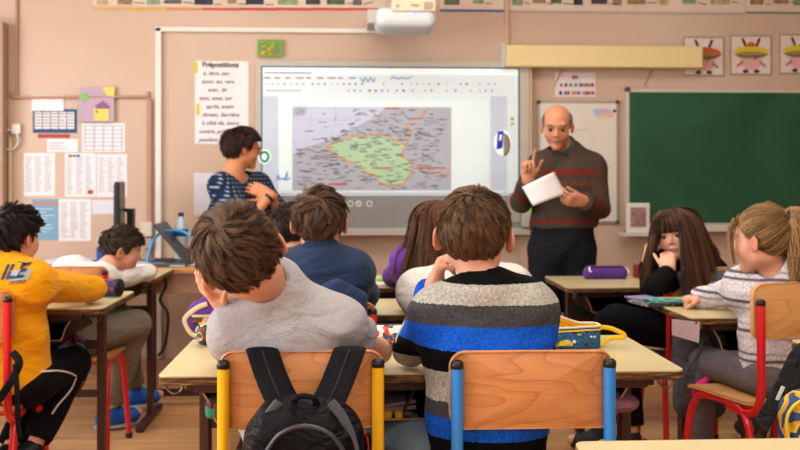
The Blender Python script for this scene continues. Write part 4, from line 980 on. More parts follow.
def make_chair(col,label,loc,rz=0,seat_h=.43,post=.815,ptop=.838,pbot=.67,w=.168,group=None,woodm=None,tube=.0135):
    """facing +y, origin on the floor at the centre of the back posts"""
    woodm=woodm or CW
    t=empty('school_chair',loc,rz,label,'chair',group); M_=mat('tube_'+col,S(col),.3,spec=.5,coat=.3)
    blk=mat('cap_black',(.015,.015,.015),.3)
    for s in (-1,1):
        x=s*w; b=MB()
        pts=[(x,0,post),(x,-.002,seat_h+.10),(x,0,seat_h+.045),(x*.99,.02,seat_h-.012),(x*.97,.07,seat_h-.032),(x*.95,.16,seat_h-.028)]
        b.tube(smooth_pts(pts,6),tube,14); b.build('back_post',M_,t,local=True,smooth=True)
        b=MB(); y0,y1=.06,.33
        pts=[(x*1.12,y0-.09,.012),(x*1.03,y0-.025,seat_h-.13),(x*.98,y0+.02,seat_h-.04),(x*.97,y0+.07,seat_h-.018),(x*.97,y1-.06,seat_h-.018),(x*.98,y1-.01,seat_h-.045),(x*1.02,y1+.02,seat_h-.14),(x*1.1,y1+.055,.012)]
        b.tube(smooth_pts(pts,7),tube*.95,14); b.build('leg_loop',M_,t,local=True,smooth=True)
        b=MB(); b.lathe([(tube+.0008,-.009),(tube+.001,-.001),(tube*1.0,.005),(tube*.6,.0095),(0,.0105)],(x,0,post),16); b.build('post_cap',blk,t,local=True,smooth=2)
        for q in (pts[0],pts[-1]): b=MB(); b.lathe([(tube+.002,0),(tube+.003,.02),(tube,.026)],(q[0],q[1],0),12); b.build('rubber_foot',blk,t,local=True,smooth=True)
        # rivets
    b=MB(); b.tube([(-w*.95,.14,seat_h-.03),(w*.95,.14,seat_h-.03)],.009,10); b.build('stretcher',M_,t,local=True,smooth=True)
    # seat: shaped ply
    n=14; V=[]; F=[]
    ol=rrect(2*w+.02,.36,.05,5,0,.20)
    def zz(x,y): return seat_h+.004-.010*math.exp(-((y-.17)/.1)**2)+.01*(x/w)**2*.6-.02*max(0,(y-.30)/.08)**2
    def sheet(outline,c,f,th,nrm_,rings=6):
        V=[];F=[];m=len(outline)
        for sd in (0,1):
            V.append(f(c[0],c[1],sd))
            for r in range(1,rings+1):
                for (a,b_) in outline: V.append(f(c[0]+(a-c[0])*r/rings,c[1]+(b_-c[1])*r/rings,sd))
        N1=1+m*rings
        for sd in (0,1):
            o=sd*N1
            for i in range(m):
                tri=(o,o+1+i,o+1+(i+1)%m); F.append(tri if sd else tri[::-1])
                for r in range(rings-1):
                    a=o+1+r*m+i; b_=o+1+r*m+(i+1)%m; q=(a,a+m,b_+m,b_); F.append(q if sd else q[::-1])
        for i in range(m):
            a=1+(rings-1)*m+i; b_=1+(rings-1)*m+(i+1)%m; F.append((a,b_,N1+b_,N1+a)[::-1])
        return V,F
    V,F=sheet(ol,(0,.2),lambda x,y,sd:(x,y,zz(x,y)-(.0 if sd else .009)),.009,None)
    b=MB(); b.add(V,F); b.build('seat',woodm,t,local=True,smooth=True,bevel=.002,angle=.8)
    hw=w+.012; hh=(ptop-pbot)/2; cz=(ptop+pbot)/2
    ol=rrect(2*hw,2*hh,.034,6,0,cz)
    V,F=sheet(ol,(0,cz),lambda x,z,sd:(x,.021-.028*(1-(x/hw)**2)+(.0 if sd else .010)+.0,z),.01,None)
    b=MB(); b.add(V,[f[::-1] for f in F]); b.build('backrest',woodm,t,local=True,smooth=True,bevel=.003,angle=.8)
    return t
def RX(px,D): return P(px,178,D)[0]
def RY(px,D): return P(px,178,D)[1]
D1=make_desk(label='front double desk where the grey shirt boy and the striped sweater boy sit',loc=(.1865,2.286,0))
D2=make_desk(label='second double desk, in front of the boy in navy',loc=(.10,3.27,0),D_=.43)
D3=make_desk(label='third double desk, in front of the girl in purple',loc=(.10,4.08,0))
DA=make_desk(label='double desk under the arms of the boy in the yellow hoodie',loc=(-.91-.653,3.485,0))
DB=make_desk(label='double desk under the folded arms of the boy in white',loc=(-.93-.653,4.48,0))
DG=make_desk(label='double desk under the arms of the ponytail girl',loc=(1.17+.653,3.14,0),D_=.55)
DD=make_desk(label='double desk beneath the purple pencil case',loc=(1.03+.653,4.36,0),H=.70)
DR=make_desk(label='desk whose corner shows at the edge above the patterned satchel',loc=(1.306+.653,2.18,0))
DF=make_desk(label='pale topped desk behind the blue chair, only its far edge visible',loc=(.407+.653,1.157,0))
# chairs
def chair_at(px,D,col,label,**k):
    p=P(px,178,D); return make_chair(col,label,(p[0],p[1],0),**k)
CY_=chair_at(301,2.03,'E8B418','wooden chair with yellow posts and a black backpack hung on it')
CB_=chair_at(533.7,2.03,'2F86D2','wooden chair with blue posts behind the boy in the striped sweater')
CN=chair_at(317,2.82,'D01E24','red framed chair of the boy in navy')
CWc=chair_at(480,2.86,'D01E24','red framed chair hidden behind the striped sweater boy, seen under the front desk')
CP=chair_at(449,3.77,'E8B418','wooden chair with yellow posts behind the girl in purple')
CBk=chair_at(300,3.77,'D01E24','red framed chair of the dark haired boy beyond the navy boy')
CL=make_chair('D01E24','red framed chair of the boy in the yellow hoodie',(-1.14-.168,3.17,0))
CLW=chair_at(64,3.98,'D01E24','red framed chair of the boy in white beyond the yellow hoodie boy')
CS=make_chair('D01E24','red framed chair of the ponytail girl',(1.462,2.90,0),rz=.30,seat_h=.50,post=.83,ptop=.885,pbot=.71,w=.185,woodm=CWL)
CDk=chair_at(708,3.95,'D01E24','red and wood chair of the dark haired girl with grey straps over its back',woodm=CWL)
# ---- teacher desk
td=empty('teacher_desk',(-1.45,5.15,0),0,'light wooden teacher desk with brown legs below the monitor','desk')
x0,x1,y0,y1=-1.95,-.62,5.0,5.62
td.location=((x0+x1)/2,y0,0)
b=MB(); b.span((x0,y0,.715),(x1,y1,.74)); b.build('desktop',wood('desk_oak',S('C89458'),S('A87440'),scale=2,dist=5),td,bevel=.003)
b=MB(); b.span((x0+.05,y0+.03,.60),(x1-.05,y0+.05,.705)); b.build('front_panel',wood('panel_oak',S('B4917A'),S('9A7660'),scale=2,dist=4),td,bevel=.003)
for x in (x0+.06,-1.22,-1.36+.3,x1-.06):
    for y in (y0+.05,):
        b=MB(); b.span((x-.022,y-.02,0),(x+.022,y+.025,.715)); b.build('leg',STEEL,td,bevel=.003)
b=MB(); b.span((x0+.06,y0+.04,.05),(x1-.06,y0+.06,.09)); b.build('crossbar',STEEL,td,bevel=.003)
for x in (x0+.06,x1-.06):
    b=MB(); b.span((x-.02,y1-.06,0),(x+.02,y1-.02,.715)); b.build('leg',STEEL,td,bevel=.003)
# monitor edge-on
def teacher_items():
    mp=P(126,240,5.25); t=empty('computer_monitor',(mp[0],mp[1],.74),0,'black computer monitor seen almost edge on, on the teacher desk','monitor'); blk=mat('mon_black',(.02,.02,.022),.35); 
    a=P(118.5,183,5.25); c=P(122,234,5.25)
    R_=np.array(Matrix.Rotation(math.radians(100),3,'Z')); cen=(P(120,209,5.25)); 
    b=MB(); b.box(cen,(.50,.028,.31),R_); b.build('display_housing',blk,t,bevel=.006)
    b=MB(); b.box(cen+R_@np.array((0,.016,0)),(.47,.004,.28),R_); b.build('display_panel',mat('mon_scr',(.03,.03,.04),.1),t)
    b=MB(); q=P(131,212,5.25); b.tube([cen+np.array((.02,0,0)),q],.012,8); q2=Pz(132,5.25,.752); b.span((q[0]-.018,q[1]-.03,.75),(q[0]+.018,q[1]+.03,q[2]+.02)); b.build('stand',blk,t,bevel=.004)
    b=MB(); b.prism(rrect(.22,.2,.03),.012,(np.array((q[0],q[1],.74)),np.array((1,0,0)),np.array((0,1,0)),np.array((0,0,1)))); b.build('stand_base',blk,t,bevel=.003)
    # laptop
    l0=P(186,262,5.2); t=empty('laptop',(l0[0],l0[1],.74),0,'open grey laptop turned sideways on the teacher desk','laptop'); 
    b=MB(); a=Pz(163,5.15,.742); c=Pz(190,5.15,.742); xc=(a[0]+c[0])/2-.02; b.span((c[0]-.235,5.08,.742),(c[0]+.0,5.42,.76)); b.build('keyboard_deck',mat('lap_grey',S('5A5A60'),.4,metal=.3),t,bevel=.004)
    b=MB(); b.span((c[0]-.21,5.11,.76),(c[0]-.08,5.39,.762)); b.build('keys',mat('keys_dark',S('3A3A40'),.6,bump=.5,bscale=60),t)
    hinge=np.array((c[0]+.0,5.25,.76)); top=P(160,223,5.2); dx=top[0]-hinge[0]
    b=MB(); v=nrm((dx,0,top[2]-.76)); Ln=math.hypot(dx,top[2]-.76); n_=np.cross(v,(0,1,0)); Rm=np.stack([v,np.array((0,1,0)),n_],1); b.box(hinge+v*Ln/2,(Ln,.34,.012),Rm); b.build('lid',mat('lap_lid',S('4A4A52'),.4,metal=.3),t,bevel=.004)
    # bottle
    p=Pz(181,5.3,.74); t=empty('water_bottle',p,0,'clear plastic water bottle with a dark blue label and cap','bottle'); 
    b=MB(); b.lathe([(.0,.001),(.036,.002),(.038,.02),(.036,.05),(.038,.07),(.036,.1),(.038,.12),(.0375,.17),(.036,.2),(.024,.235),(.014,.255),(.013,.27)],p,24); b.build('bottle_body',mat('pet',S('BFD0DA'),.12,var=.0,spec=.6),t,smooth=True)
    b=MB(); b.lathe([(.039,.15),(.0395,.151),(.0395,.188),(.039,.189)],p,24); b.build('bottle_label',mat('lbl',S('2E4A88'),.5),t,smooth=True)
    b=MB(); b.lathe([(.015,.262),(.0155,.263),(.0155,.284),(.0,.285)],p,20); b.build('bottle_cap',mat('capb',S('2A4484'),.4),t,smooth=True)
    # blue cable
    b=MB(); pts=[P(147,262,5.1),P(150,250,5.1),P(155,238,5.12),P(163,232,5.15),P(174,230.5,5.15),P(184,232,5.12),P(190,236,5.1),P(196,240,5.1),P(202,250,5.1),Pz(204,5.1,.75)]; pts[0][2]=.75
    b.tube(smooth_pts(pts,5),.008,8); o=b.build('blue_cable',mat('cable_blue',S('4AA0D8'),.4),None,smooth=True); tag(o,'light blue network cable arching over the laptop','cable')
    # cup with pens
    p=Pz(103,5.2,.74); t=empty('pen_cup',p,0,'dark blue pen cup on the teacher desk beside the monitor','cup'); b=MB(); b.lathe([(.0,0),(.034,.001),(.036,.09),(.033,.09),(.031,.01),(0,.008)],p,20); b.build('cup',mat('cupb',S('28489A'),.4),t,smooth=True)
    for i,(dx,c) in enumerate(((-.01,'D8D8D0'),(.012,'3A9A60'),(.0,'C8C0B0'))):
        b=MB(); b.tube([p+np.array((dx,.0,.02)),p+np.array((dx*3,.01*i,.15))],.004,6); b.build('pen',mat('pn'+c,S(c),.5),t,smooth=True)
    # papers, folders
    for i,(px,D,w,d,c,lab) in enumerate(((75,5.25,.3,.22,'C8CCD4','stack of pale papers on the teacher desk behind the yellow hoodie boy'),(170,5.08,.2,.1,'B8D8D0','pale green sheet folder in front of the laptop'),(210,5.15,.16,.2,'D8D8DC','white paper pile on the desk beside the bottle'),(150,5.1,.16,.14,'8EC4DC','light blue booklet where the cable ends'))):
        p=Pz(px,D,.742+.0)
        if p[0]-w/2<x0: p[0]=x0+w/2+.02
        b=MB(); n=3 if i!=1 else 1
        for k in range(n): b.box(p+np.array((random.uniform(-.01,.01),random.uniform(-.01,.01),.004+.006*k)),(w,d,.005),np.array(Matrix.Rotation(random.uniform(-.15,.15),3,'Z')))
        o=b.build('paper_stack',mat('pst'+c,S(c),.8),None); tag(o,lab,'papers')
    b=MB(); pts=[Pz(88,5.2,.752),Pz(96,5.15,.76),Pz(108,5.2,.752),Pz(118,5.1,.752)]; b.tube(smooth_pts(pts,5),.006,6); o=b.build('black_cable',mat('cblk',(.02,.02,.02),.5),None,smooth=True); tag(o,'black cable lying on the teacher desk behind the boy in white','cable')
    b=MB(); pts=[P(163,268,4.98),P(166,285,4.97),P(160,300,4.98),P(168,315,4.97),P(165,345,4.98),P(158,356,4.98)]; b.tube(smooth_pts(pts,6),.008,8); o=b.build('hanging_cable',mat('cblk',(.02,.02,.02),.5),None,smooth=True); tag(o,'dark cable hanging down beside the teacher desk leg','cable')
teacher_items()
# ================================================================= the cast
BRN=hair_mat('hair_brown','180E0A','8A684C'); BRN2=hair_mat('hair_brown_warm','20130C','94704E'); DKB=hair_mat('hair_dark','120C0A','4A3428'); GRY=hair_mat('hair_grey','6A6660','B8B2A8'); BLD=hair_mat('hair_fair','38220E','CCA36C'); BLK=hair_mat('hair_blackish','0C0A0A','40342E')
def V3(*a): return np.array(a,float)
def legs(j,f=(0,1,0),hipw=.075,th=.36,spread=.03,zk=.49,za=.09,fl=.0,s=1.):
    f=nrm(f); r=np.cross(f,(0,0,1.)); pe=j['pe']
    for q,sg in (('l',-1),('r',1)):
        j.setdefault('h'+q,pe+r*sg*hipw+V3(0,0,-.02)); k=pe+r*sg*(hipw+spread)+f*th; k[2]=zk; j.setdefault('k'+q,k); a=k+f*fl; a[2]=za; j.setdefault('a'+q,a); j.setdefault('f'+q,f)
    return j
def stripes(cuts):
    return None
# ---------- grey T-shirt boy
j=dict(hd=P(243,257,2.02),nb=P(272,278,2.10),sl=P(240,330,2.14),sr=P(333,326,2.13),ch=Pz(292,2.15,.84),pe=Pz(298,2.15,.52),
       el=Pz(222,2.36,.79),wl=P(226,305,2.15),er=Pz(379,2.31,.79),wr=Pz(355,2.50,.775))
legs(j)
HG=dict(mat=BRN,line='short',thick=.055,len=.24,n=13000,guides=480,jit=.30,lift=.04,whorl=(-.12,-.66,.75),swirl=.75,g=.12,clump=.55,rad=.0008,drop=.10,seed=4,seg=7,fuzz=.008)
person('grey','boy in grey T-shirt leaning his tilted head on his hand at the front desk','person',j,fwd=(-.1,1,.05),up=(-.44,0,.9),h=.218,res=.0048,hair=HG,
  top=dict(mat=fabric('tee_grey',S('A5A3A6'),fold=.35,weave=300),sleeve=.24,infl=.012,sinf=.012,flare=.014,res=.005,name='t_shirt',neckline=.03,collar_gap=-.002,collar_up=.032,collar=fabric('tee_collar',S('9C9A9E'),fold=.1),collar_r=.006,post=folds(.008,27,3.1,.002)),
  pants=dict(mat=fabric('trousers_dark',S('2E3038')),res=.009),shoes=dict(mat=mat('shoe_dark',S('2A2A30'),.6)),
  hands=dict(l=dict(d=P(191,279,2.08)-P(226,305,2.15),n=nrm(V3(.5,.1,.6)),curl=(12,26,20),thumb=(50,10),side=-1),r=dict(d=(-.4,1,0),n=(0,0,-1))))
# ---------- striped sweater boy
def sweater_s(V,j):
    z=1.22-(V[:,2]-0)*1.0
    s=np.interp(V[:,2],[.50,1.06],[0,1]).copy()
    for q in 'lr':
        S_,E_,W_=j['s'+q],j['e'+q],j['w'+q]; ab=E_-S_; t=((V-S_)@ab)/(ab@ab); dist=np.linalg.norm(V-(S_+np.clip(t,0,1)[:,None]*ab),axis=1)
        out=nrm(j['sr']-j['sl'])*(1 if q=='r' else -1); lat=(V-S_)@out
        ab2=W_-E_; t2=((V-E_)@ab2)/(ab2@ab2); d2=np.linalg.norm(V-(E_+np.clip(t2,0,1)[:,None]*ab2),axis=1); m2=(d2<.055)&(t2>.1)&(V[:,2]<E_[2]+.25)&((V-j['ch'])@V3(0,1,0)>.06)
        s=np.where(m2,np.interp(.768-t2*.12,[.5,1.06],[0,1]),s)
    return s
def st(z): return (z-.50)/.56
CH,GY,BL,BK=S('47474C'),S('A5A29A'),S('1A5AC4'),S('090A0C')
SWEAT=attr_mat('sweater_stripes',[(0,BK),(st(.64),BL),(st(.685),CH),(st(.72),GY),(st(.788),BK),(st(.835),BL),(st(.891),CH),(st(.938),GY),(st(.985),BK)],bump=.5)
j=dict(hd=P(474,236,2.17),nb=P(482,287,2.13),sl=P(441,313,2.17),sr=P(524,309,2.15),ch=Pz(487,2.165,.84),pe=Pz(488,2.15,.52),
       el=Pz(412,2.35,.79),wl=P(434,288,2.27),er=Pz(533,2.37,.79),wr=Pz(500,2.50,.78))
legs(j,th=.38); j['kl']=Pz(392,2.50,.57); j['al']=Pz(395,2.55,.12)
HS=dict(mat=BRN2,line='short',thick=.045,len=.13,n=14000,guides=520,jit=.14,lift=.02,whorl=(-.1,-.45,.88),swirl=.35,g=.55,clump=.35,rad=.0007,seed=9,seg=6,fuzz=.006)
person('striped','boy in blue, grey and black striped sweater with chin on hand at the front desk','person',j,fwd=(.22,1,.05),up=(.02,0,1),h=.215,res=.0048,hair=HS,
  top=dict(mat=SWEAT,s=sweater_s,sleeve=.99,infl=.016,sinf=.016,res=.005,name='striped_sweater',collar=fabric('collar_blue',S('1E5CC0'),fold=.1),collar_r=.005,neckline=.006,collar_gap=.0,collar_up=.008,post=folds(.006,24,5.2,.0015)),
  pants=dict(mat=fabric('denim',S('76828E'),fold=.6,weave=500),infl=.016,res=.006,post=folds(.005,42,2.2)),shoes=dict(mat=mat('shoe_dark',S('2A2A30'),.6)),
  hands=dict(l=dict(d=V3(.12,-.25,.6),n=V3(.9,-.2,0),curl=(45,60,35),thumb=(40,10),side=1),r=dict(d=(-1,.3,0),n=(0,0,-1))))
# ---------- navy boy
j=dict(hd=P(320,223,3.0),nb=P(320,254,2.97),sl=P(287,272,3.0),sr=P(352,272,2.99),ch=Pz(319,3.02,.84),pe=Pz(317,3.0,.52),el=Pz(278,3.34,.79),wl=Pz(298,3.44,.775),er=Pz(364,3.33,.79),wr=Pz(340,3.44,.775))
legs(j)
HN=dict(HG,n=4500,guides=220,rad=.0013,seed=12,whorl=(.05,-.7,.7),swirl=-.6,thick=.055,len=.24)
person('navy','boy in navy polo shirt sitting on the red framed chair in the second row','person',j,fwd=(.12,1,.05),h=.215,res=.006,hair=HN,
  top=dict(mat=fabric('polo_navy',S('2C3C58'),fold=.4),sleeve=.45,infl=.018,sinf=.016,name='polo_shirt',collar=fabric('polo_navy2',S('24324C'),fold=.1),collar_r=.011,collar_flat=(1.5,.7)),
  pants=dict(mat=fabric('trousers_dark',S('2E3038')),res=.010),shoes=dict(mat=mat('shoe_dark',S('2A2A30'),.6)))
# ---------- boy beyond
j=dict(hd=P(291,229,3.82),nb=P(293,254,3.80),sl=P(266,270,3.82),sr=P(320,270,3.82),ch=Pz(293,3.9,.84),pe=Pz(293,3.9,.52),el=Pz(262,4.12,.79),wl=Pz(280,4.22,.775),er=Pz(325,4.12,.79),wr=Pz(308,4.22,.775))
legs(j)
person('beyond','dark haired boy mostly hidden beyond the navy polo boy','person',j,fwd=(.2,1,.0),h=.205,res=.0075,hair=dict(HS,mat=DKB,n=2200,guides=160,rad=.0018,seed=3,thick=.06),
  top=dict(mat=fabric('top_teal',S('3A4A60')),sleeve=.95,infl=.014,sinf=.014),pants=dict(mat=fabric('trousers_dark',S('2E3038')),res=.010),shoes=dict(mat=mat('shoe_dark',S('2A2A30'),.6)))
# ---------- child in white hidden in front of striped boy
j=dict(hd=P(472,262,3.18),nb=P(468,272,3.08),sl=P(420,292,3.08),sr=P(510,288,3.08),ch=Pz(468,3.05,.80),pe=Pz(480,2.98,.52),el=Pz(412,3.36,.785),wl=Pz(440,3.5,.775),er=Pz(526,3.36,.785),wr=Pz(490,3.5,.775))
legs(j)
person('white2','child in white top slumped on the second desk, hidden behind the striped sweater boy','person',j,fwd=(.0,1,-.6),h=.205,res=.007,hair=dict(HS,n=2500,guides=160,rad=.0016,seed=5),
  top=dict(mat=fabric('tee_white',S('D0CEC8'),fold=.5),sleeve=.8,infl=.022,sinf=.022),pants=dict(mat=fabric('trousers_dark',S('2E3038')),res=.010),shoes=dict(mat=mat('shoe_dark',S('2A2A30'),.6)))
# ---------- girl in purple
def caps(j): return [(j['ch'],j['nb'],.115),(j['sl'],j['sr'],.068)]
j=dict(hd=P(436,226,3.84),nb=P(434,252,3.82),sl=P(408,262,3.84),sr=P(462,262,3.84),ch=Pz(432,3.90,.82),pe=Pz(436,3.92,.52),el=Pz(393,4.12,.785),wl=Pz(418,4.26,.775),er=Pz(470,4.14,.79),wr=Pz(450,4.24,.775))
legs(j)
HP=dict(mat=hair_mat('hair_chestnut','2E1A10','8A5E3C'),line='long',thick=.06,len=1.15,n=3500,guides=160,jit=.16,lift=.03,whorl=(0,.1,1),swirl=0,g=1.6,clump=.3,rad=.0018,seed=21,seg=12,fuzz=.02,body=caps)
person('purple','girl in purple cardigan with long brown hair in the third row','person',j,fwd=(.2,1,.0),h=.205,res=.0065,hair=HP,
  top=dict(mat=fabric('cardigan_purple',S('7240A4'),fold=.5),sleeve=.99,infl=.018,sinf=.016,name='cardigan'),
  pants=dict(mat=fabric('trousers_dark',S('2E3038')),res=.010),shoes=dict(mat=mat('shoe_dark',S('2A2A30'),.6)))
# ---------- yellow hoodie boy
j=dict(hd=P(15,238,3.30),nb=P(5,266,3.24),sl=P(-36,285,3.36),sr=P(33,283,3.22),ch=Pz(3,3.27,.82),pe=Pz(12,3.30,.52),er=Pz(93,3.54,.795),wr=Pz(50,3.66,.785),el=Pz(-40,3.55,.79),wl=Pz(10,3.68,.78))
legs(j,f=(.35,1,0)); j['kr']=Pz(72,3.62,.50); j['kl']=Pz(45,3.66,.49); j['ar']=Pz(34,3.40,.24); j['al']=Pz(10,3.42,.22); j['fr']=V3(.5,.6,-.55); j['fl']=V3(.3,.6,-.55)
YH=dict(mat=BLK,line='short',thick=.06,len=.26,n=6500,guides=300,jit=.35,lift=.07,whorl=(-.1,-.6,.8),swirl=.4,g=.25,clump=.7,rad=.0012,seed=6,seg=7,fuzz=.01)
HY=fabric('hoodie_yellow',S('E09C0C'),fold=.5,weave=350)
yb_=person('yellow','boy in yellow sweatshirt with lettering, arms folded on his desk','person',j,fwd=(.5,.87,.02),h=.208,res=.006,hair=YH,
  top=dict(mat=HY,sleeve=.98,infl=.022,sinf=.018,res=.006,name='sweatshirt',post=folds(.006,30,7.7,.002),collar=HY,collar_r=.009),
  pants=dict(mat=fabric('joggers_black',S('101014'),fold=.5),infl=.018,res=.007,post=folds(.006,30,2.7)),shoes=dict(mat=mat('shoe_black',S('18181C'),.5)))
# ---------- white T-shirt boy with head on arms
j=dict(hd=P(123,250,4.28),nb=P(103,271,4.16),sl=P(92,283,4.30),sr=P(86,283,4.02),ch=Pz(74,4.20,.76),pe=Pz(66,4.16,.52),er=Pz(148,4.36,.80),wr=Pz(118,4.66,.785),el=Pz(110,4.52,.80),wl=Pz(140,4.66,.80))
j['sl']=P(104,280,4.34); j['sr']=P(84,286,4.05); j['er']=Pz(148,4.40,.772); j['wr']=Pz(120,4.66,.768); j['el']=Pz(112,4.55,.775); j['wl']=Pz(140,4.68,.77)
legs(j,f=(.4,1,0)); j['kr']=Pz(136,4.45,.52); j['kl']=Pz(122,4.58,.52); j['ar']=Pz(112,4.52,.11); j['al']=Pz(134,4.84,.13); j['fr']=V3(.8,.45,0); j['fl']=V3(.9,.3,0)
SB=mat('shoe_blue',S('1E5CB8'),.5,var=.25,vscale=30)
person('white','boy in white T-shirt resting his cheek on his arms, taupe trousers and blue shoes','person',j,fwd=(.93,.25,-.25),up=(.25,0,1),h=.205,res=.006,hair=dict(HG,mat=hair_mat('hair_dusk','1C1410','66503E'),n=4500,guides=240,rad=.0014,seed=8,thick=.05,len=.18,jit=.2),
  top=dict(mat=fabric('tee_white1',S('D8D6D2'),fold=.45),sleeve=.85,infl=.014,sinf=.010,name='t_shirt',post=folds(.006,26,1.7,.002)),
  pants=dict(mat=fabric('trousers_taupe',S('7E7466'),fold=.6),infl=.02,res=.007,post=folds(.006,26,4.7)),shoes=dict(mat=SB,sole=mat('sole_pale',S('A8B4B8'),.6),accent=mat('lime_trim',S('A8D030'),.5)))
# ---------- ponytail girl
j=dict(hd=P(760,241,3.10),nb=P(776,266,3.12),sl=P(745,288,3.20),sr=P(806,292,3.05),ch=Pz(782,3.14,.80),pe=Pz(784,3.12,.575),el=Pz(728,3.37,.805),wl=Pz(705,3.42,.78),er=Pz(800,3.36,.79),wr=Pz(738,3.55,.78))
legs(j,f=(-.35,1,0)); j['kl']=Pz(703,3.36,.56); j['kr']=Pz(742,3.45,.54); j['al']=Pz(701,3.34,.20); j['ar']=Pz(760,3.40,.12); j['fl']=V3(-.6,.5,-.3); j['fr']=V3(-.4,.8,0)
def knit_s(V,j): return (np.sin(V[:,2]*260+8*V[:,0]+1.5*np.sin(V[:,0]*30))*.5+.5)*(.55+.45*np.sin(V[:,2]*70+2))
KN=attr_mat('knit_white',[(0,S('D2CCCC')),(.5,S('BDB6BA')),(.72,S('6E6672')),(1,S('58505C'))],mode='LINEAR',bump=.9,bscale=200)
Rg=frame((-.72,.7,-.05)); hg=.212; hcg=j['hd']; Tg=lambda x,y,z:hcg+Rg@(V3(x,y,z)*hg)
PT=dict(pts=[Tg(0,-.42,.34),Tg(0,-.50,.41),Tg(.0,-.60,.32),Tg(.0,-.63,.0),Tg(0,-.60,-.35),Tg(-.02,-.56,-.65),Tg(-.03,-.54,-.86)],r=[.012,.026,.040,.046,.040,.030,.012],n=1500,rad=.0018)
FR1=dict(pts=[Tg(-.2,.3,.36),Tg(-.30,.36,.15),Tg(-.33,.33,-.1),Tg(-.32,.30,-.34)],r=[.008,.010,.008,.004],n=140,rad=.0012)
FR2=dict(pts=[Tg(.1,.33,.42),Tg(.16,.42,.2),Tg(.24,.40,-.05),Tg(.25,.36,-.25)],r=[.008,.010,.007,.003],n=110,rad=.0012)
BUN=dict(pts=[Tg(-.05,.0,.48),Tg(0,-.15,.53),Tg(.05,-.3,.48)],r=[.010,.022,.010],n=160,rad=.0013)
pg=person('pony','girl with a long fair ponytail in white and grey knitted jumper','person',j,fwd=(-.72,.7,-.05),h=hg,res=.006,
  hair=dict(mat=BLD,line='long',thick=.05,len=.75,n=8000,guides=300,jit=.10,lift=.02,whorl=(0,.5,.8),pull=(0,-.56,.36),g=0,clump=.35,rad=.0013,seed=31,seg=9,fuzz=.012,lenf=lambda G:np.linalg.norm(G-V3(0,-.50,.34),axis=1)*1.02,bundles=[PT,FR1,FR2,BUN]),
  top=dict(mat=KN,s=knit_s,sleeve=1.22,infl=.020,sinf=.016,name='jumper',collar=KN,collar_r=.009,post=folds(.005,34,8.1,.002)),
  pants=dict(mat=fabric('trousers_mauve',S('6C646A'),fold=.5),infl=.004,res=.007),hands=dict(l=dict(d=(-1,.2,-.1),n=(0,0,-1),curl=(80,90,50)),r=dict(d=(-1,.3,0),n=(0,0,-1),curl=(60,70,40))),shoes=dict(mat=mat('shoe_pink',S('B08890'),.6)))
b=MB(); b.tube([Tg(0,-.50,.38)+Rg@V3(.026*math.cos(a),0,.026*math.sin(a)) for a in np.linspace(0,2*PI,16,endpoint=False)],.006,8,closed=True); b.build('hair_tie',mat('cap_black',(.015,.015,.015),.3),pg,smooth=True)
# ---------- dark girl turned sideways
j=dict(hd=P(677,234,4.0),nb=P(692,262,4.10),sl=P(666,278,3.99),sr=P(712,274,4.22),ch=Pz(694,4.14,.80),pe=Pz(706,4.16,.53),el=P(654,300,3.80),wl=P(668,271,3.86),er=P(650,300,4.08),wr=P(648,262,4.04))
j['el'][2]=.775; 
legs(j,f=(-1,-.05,0)); j['kl']=Pz(617,4.04,.60); j['kr']=Pz(610,4.18,.56); j['al']=Pz(632,4.0,.12); j['ar']=Pz(600,4.15,.1); j['fl']=V3(-1,0,0); j['fr']=V3(-1,0,0)
Rd=frame((-.64,-.76,-.10),(-.20,0,1)); hd_=j['hd']; Td=lambda x,y,z:hd_+Rd@(V3(x,y,z)*.215)
BANG=[dict(pts=[Td(x*.5,.22,.50),Td(x*.85,.41,.36),Td(x,.43,.2),Td(x*1.04,.42,.09)],r=[.010,.014,.014,.008],n=140,rad=.0015) for x in (-.26,-.16,-.05,.06,.17,.27)]
person('darkgirl','girl in black with long dark hair and fringe, propping her head on her hands','person',j,fwd=(-.64,-.76,-.10),up=(-.20,0,1),h=.215,res=.0048,skin='E8B498',
  hair=dict(mat=hair_mat('hair_dark_long','140E0C','80583E'),line='long',thick=.06,len=1.35,n=5200,guides=240,jit=.10,lift=.03,whorl=(0,.25,1),swirl=0,g=1.7,clump=.35,rad=.0018,seed=41,seg=14,fuzz=.02,body=caps,bundles=BANG),
  top=dict(mat=fabric('top_black',S('121216'),fold=.5),sleeve=.99,infl=.014,sinf=.013,name='long_sleeved_top',post=folds(.004,36,9.3)),
  pants=dict(mat=fabric('leggings_black',S('121216'),fold=.4),infl=.022,res=.008),shoes=dict(mat=mat('shoe_dark',S('2A2A30'),.6)),
  hands=dict(l=dict(d=V3(.05,.2,.7),n=V3(.4,.8,.2),curl=(70,85,45),thumb=(40,10),side=1),r=dict(d=V3(.1,.05,1),n=V3(.9,.1,.1),curl=(20,40,25),side=-1)))
# ---------- child at the right edge
j=dict(hd=P(812,232,3.95),nb=P(812,262,3.95),sl=P(785,278,3.97),sr=P(842,278,3.95),ch=Pz(812,3.98,.82),pe=Pz(812,3.98,.53),el=Pz(780,4.36,.75),wl=Pz(800,4.5,.74),er=Pz(850,4.36,.75),wr=Pz(830,4.5,.74))
legs(j)
person('edge','brown haired child at the picture edge behind the ponytail girl','person',j,fwd=(-.3,1,0),h=.205,res=.008,hair=dict(HP,n=2200,guides=120,seed=23,len=.6),
  top=dict(mat=fabric('top_teal',S('3A4A60')),sleeve=.99,infl=.014,sinf=.014),pants=dict(mat=fabric('trousers_dark',S('2E3038')),res=.010),shoes=dict(mat=mat('shoe_dark',S('2A2A30'),.6)))
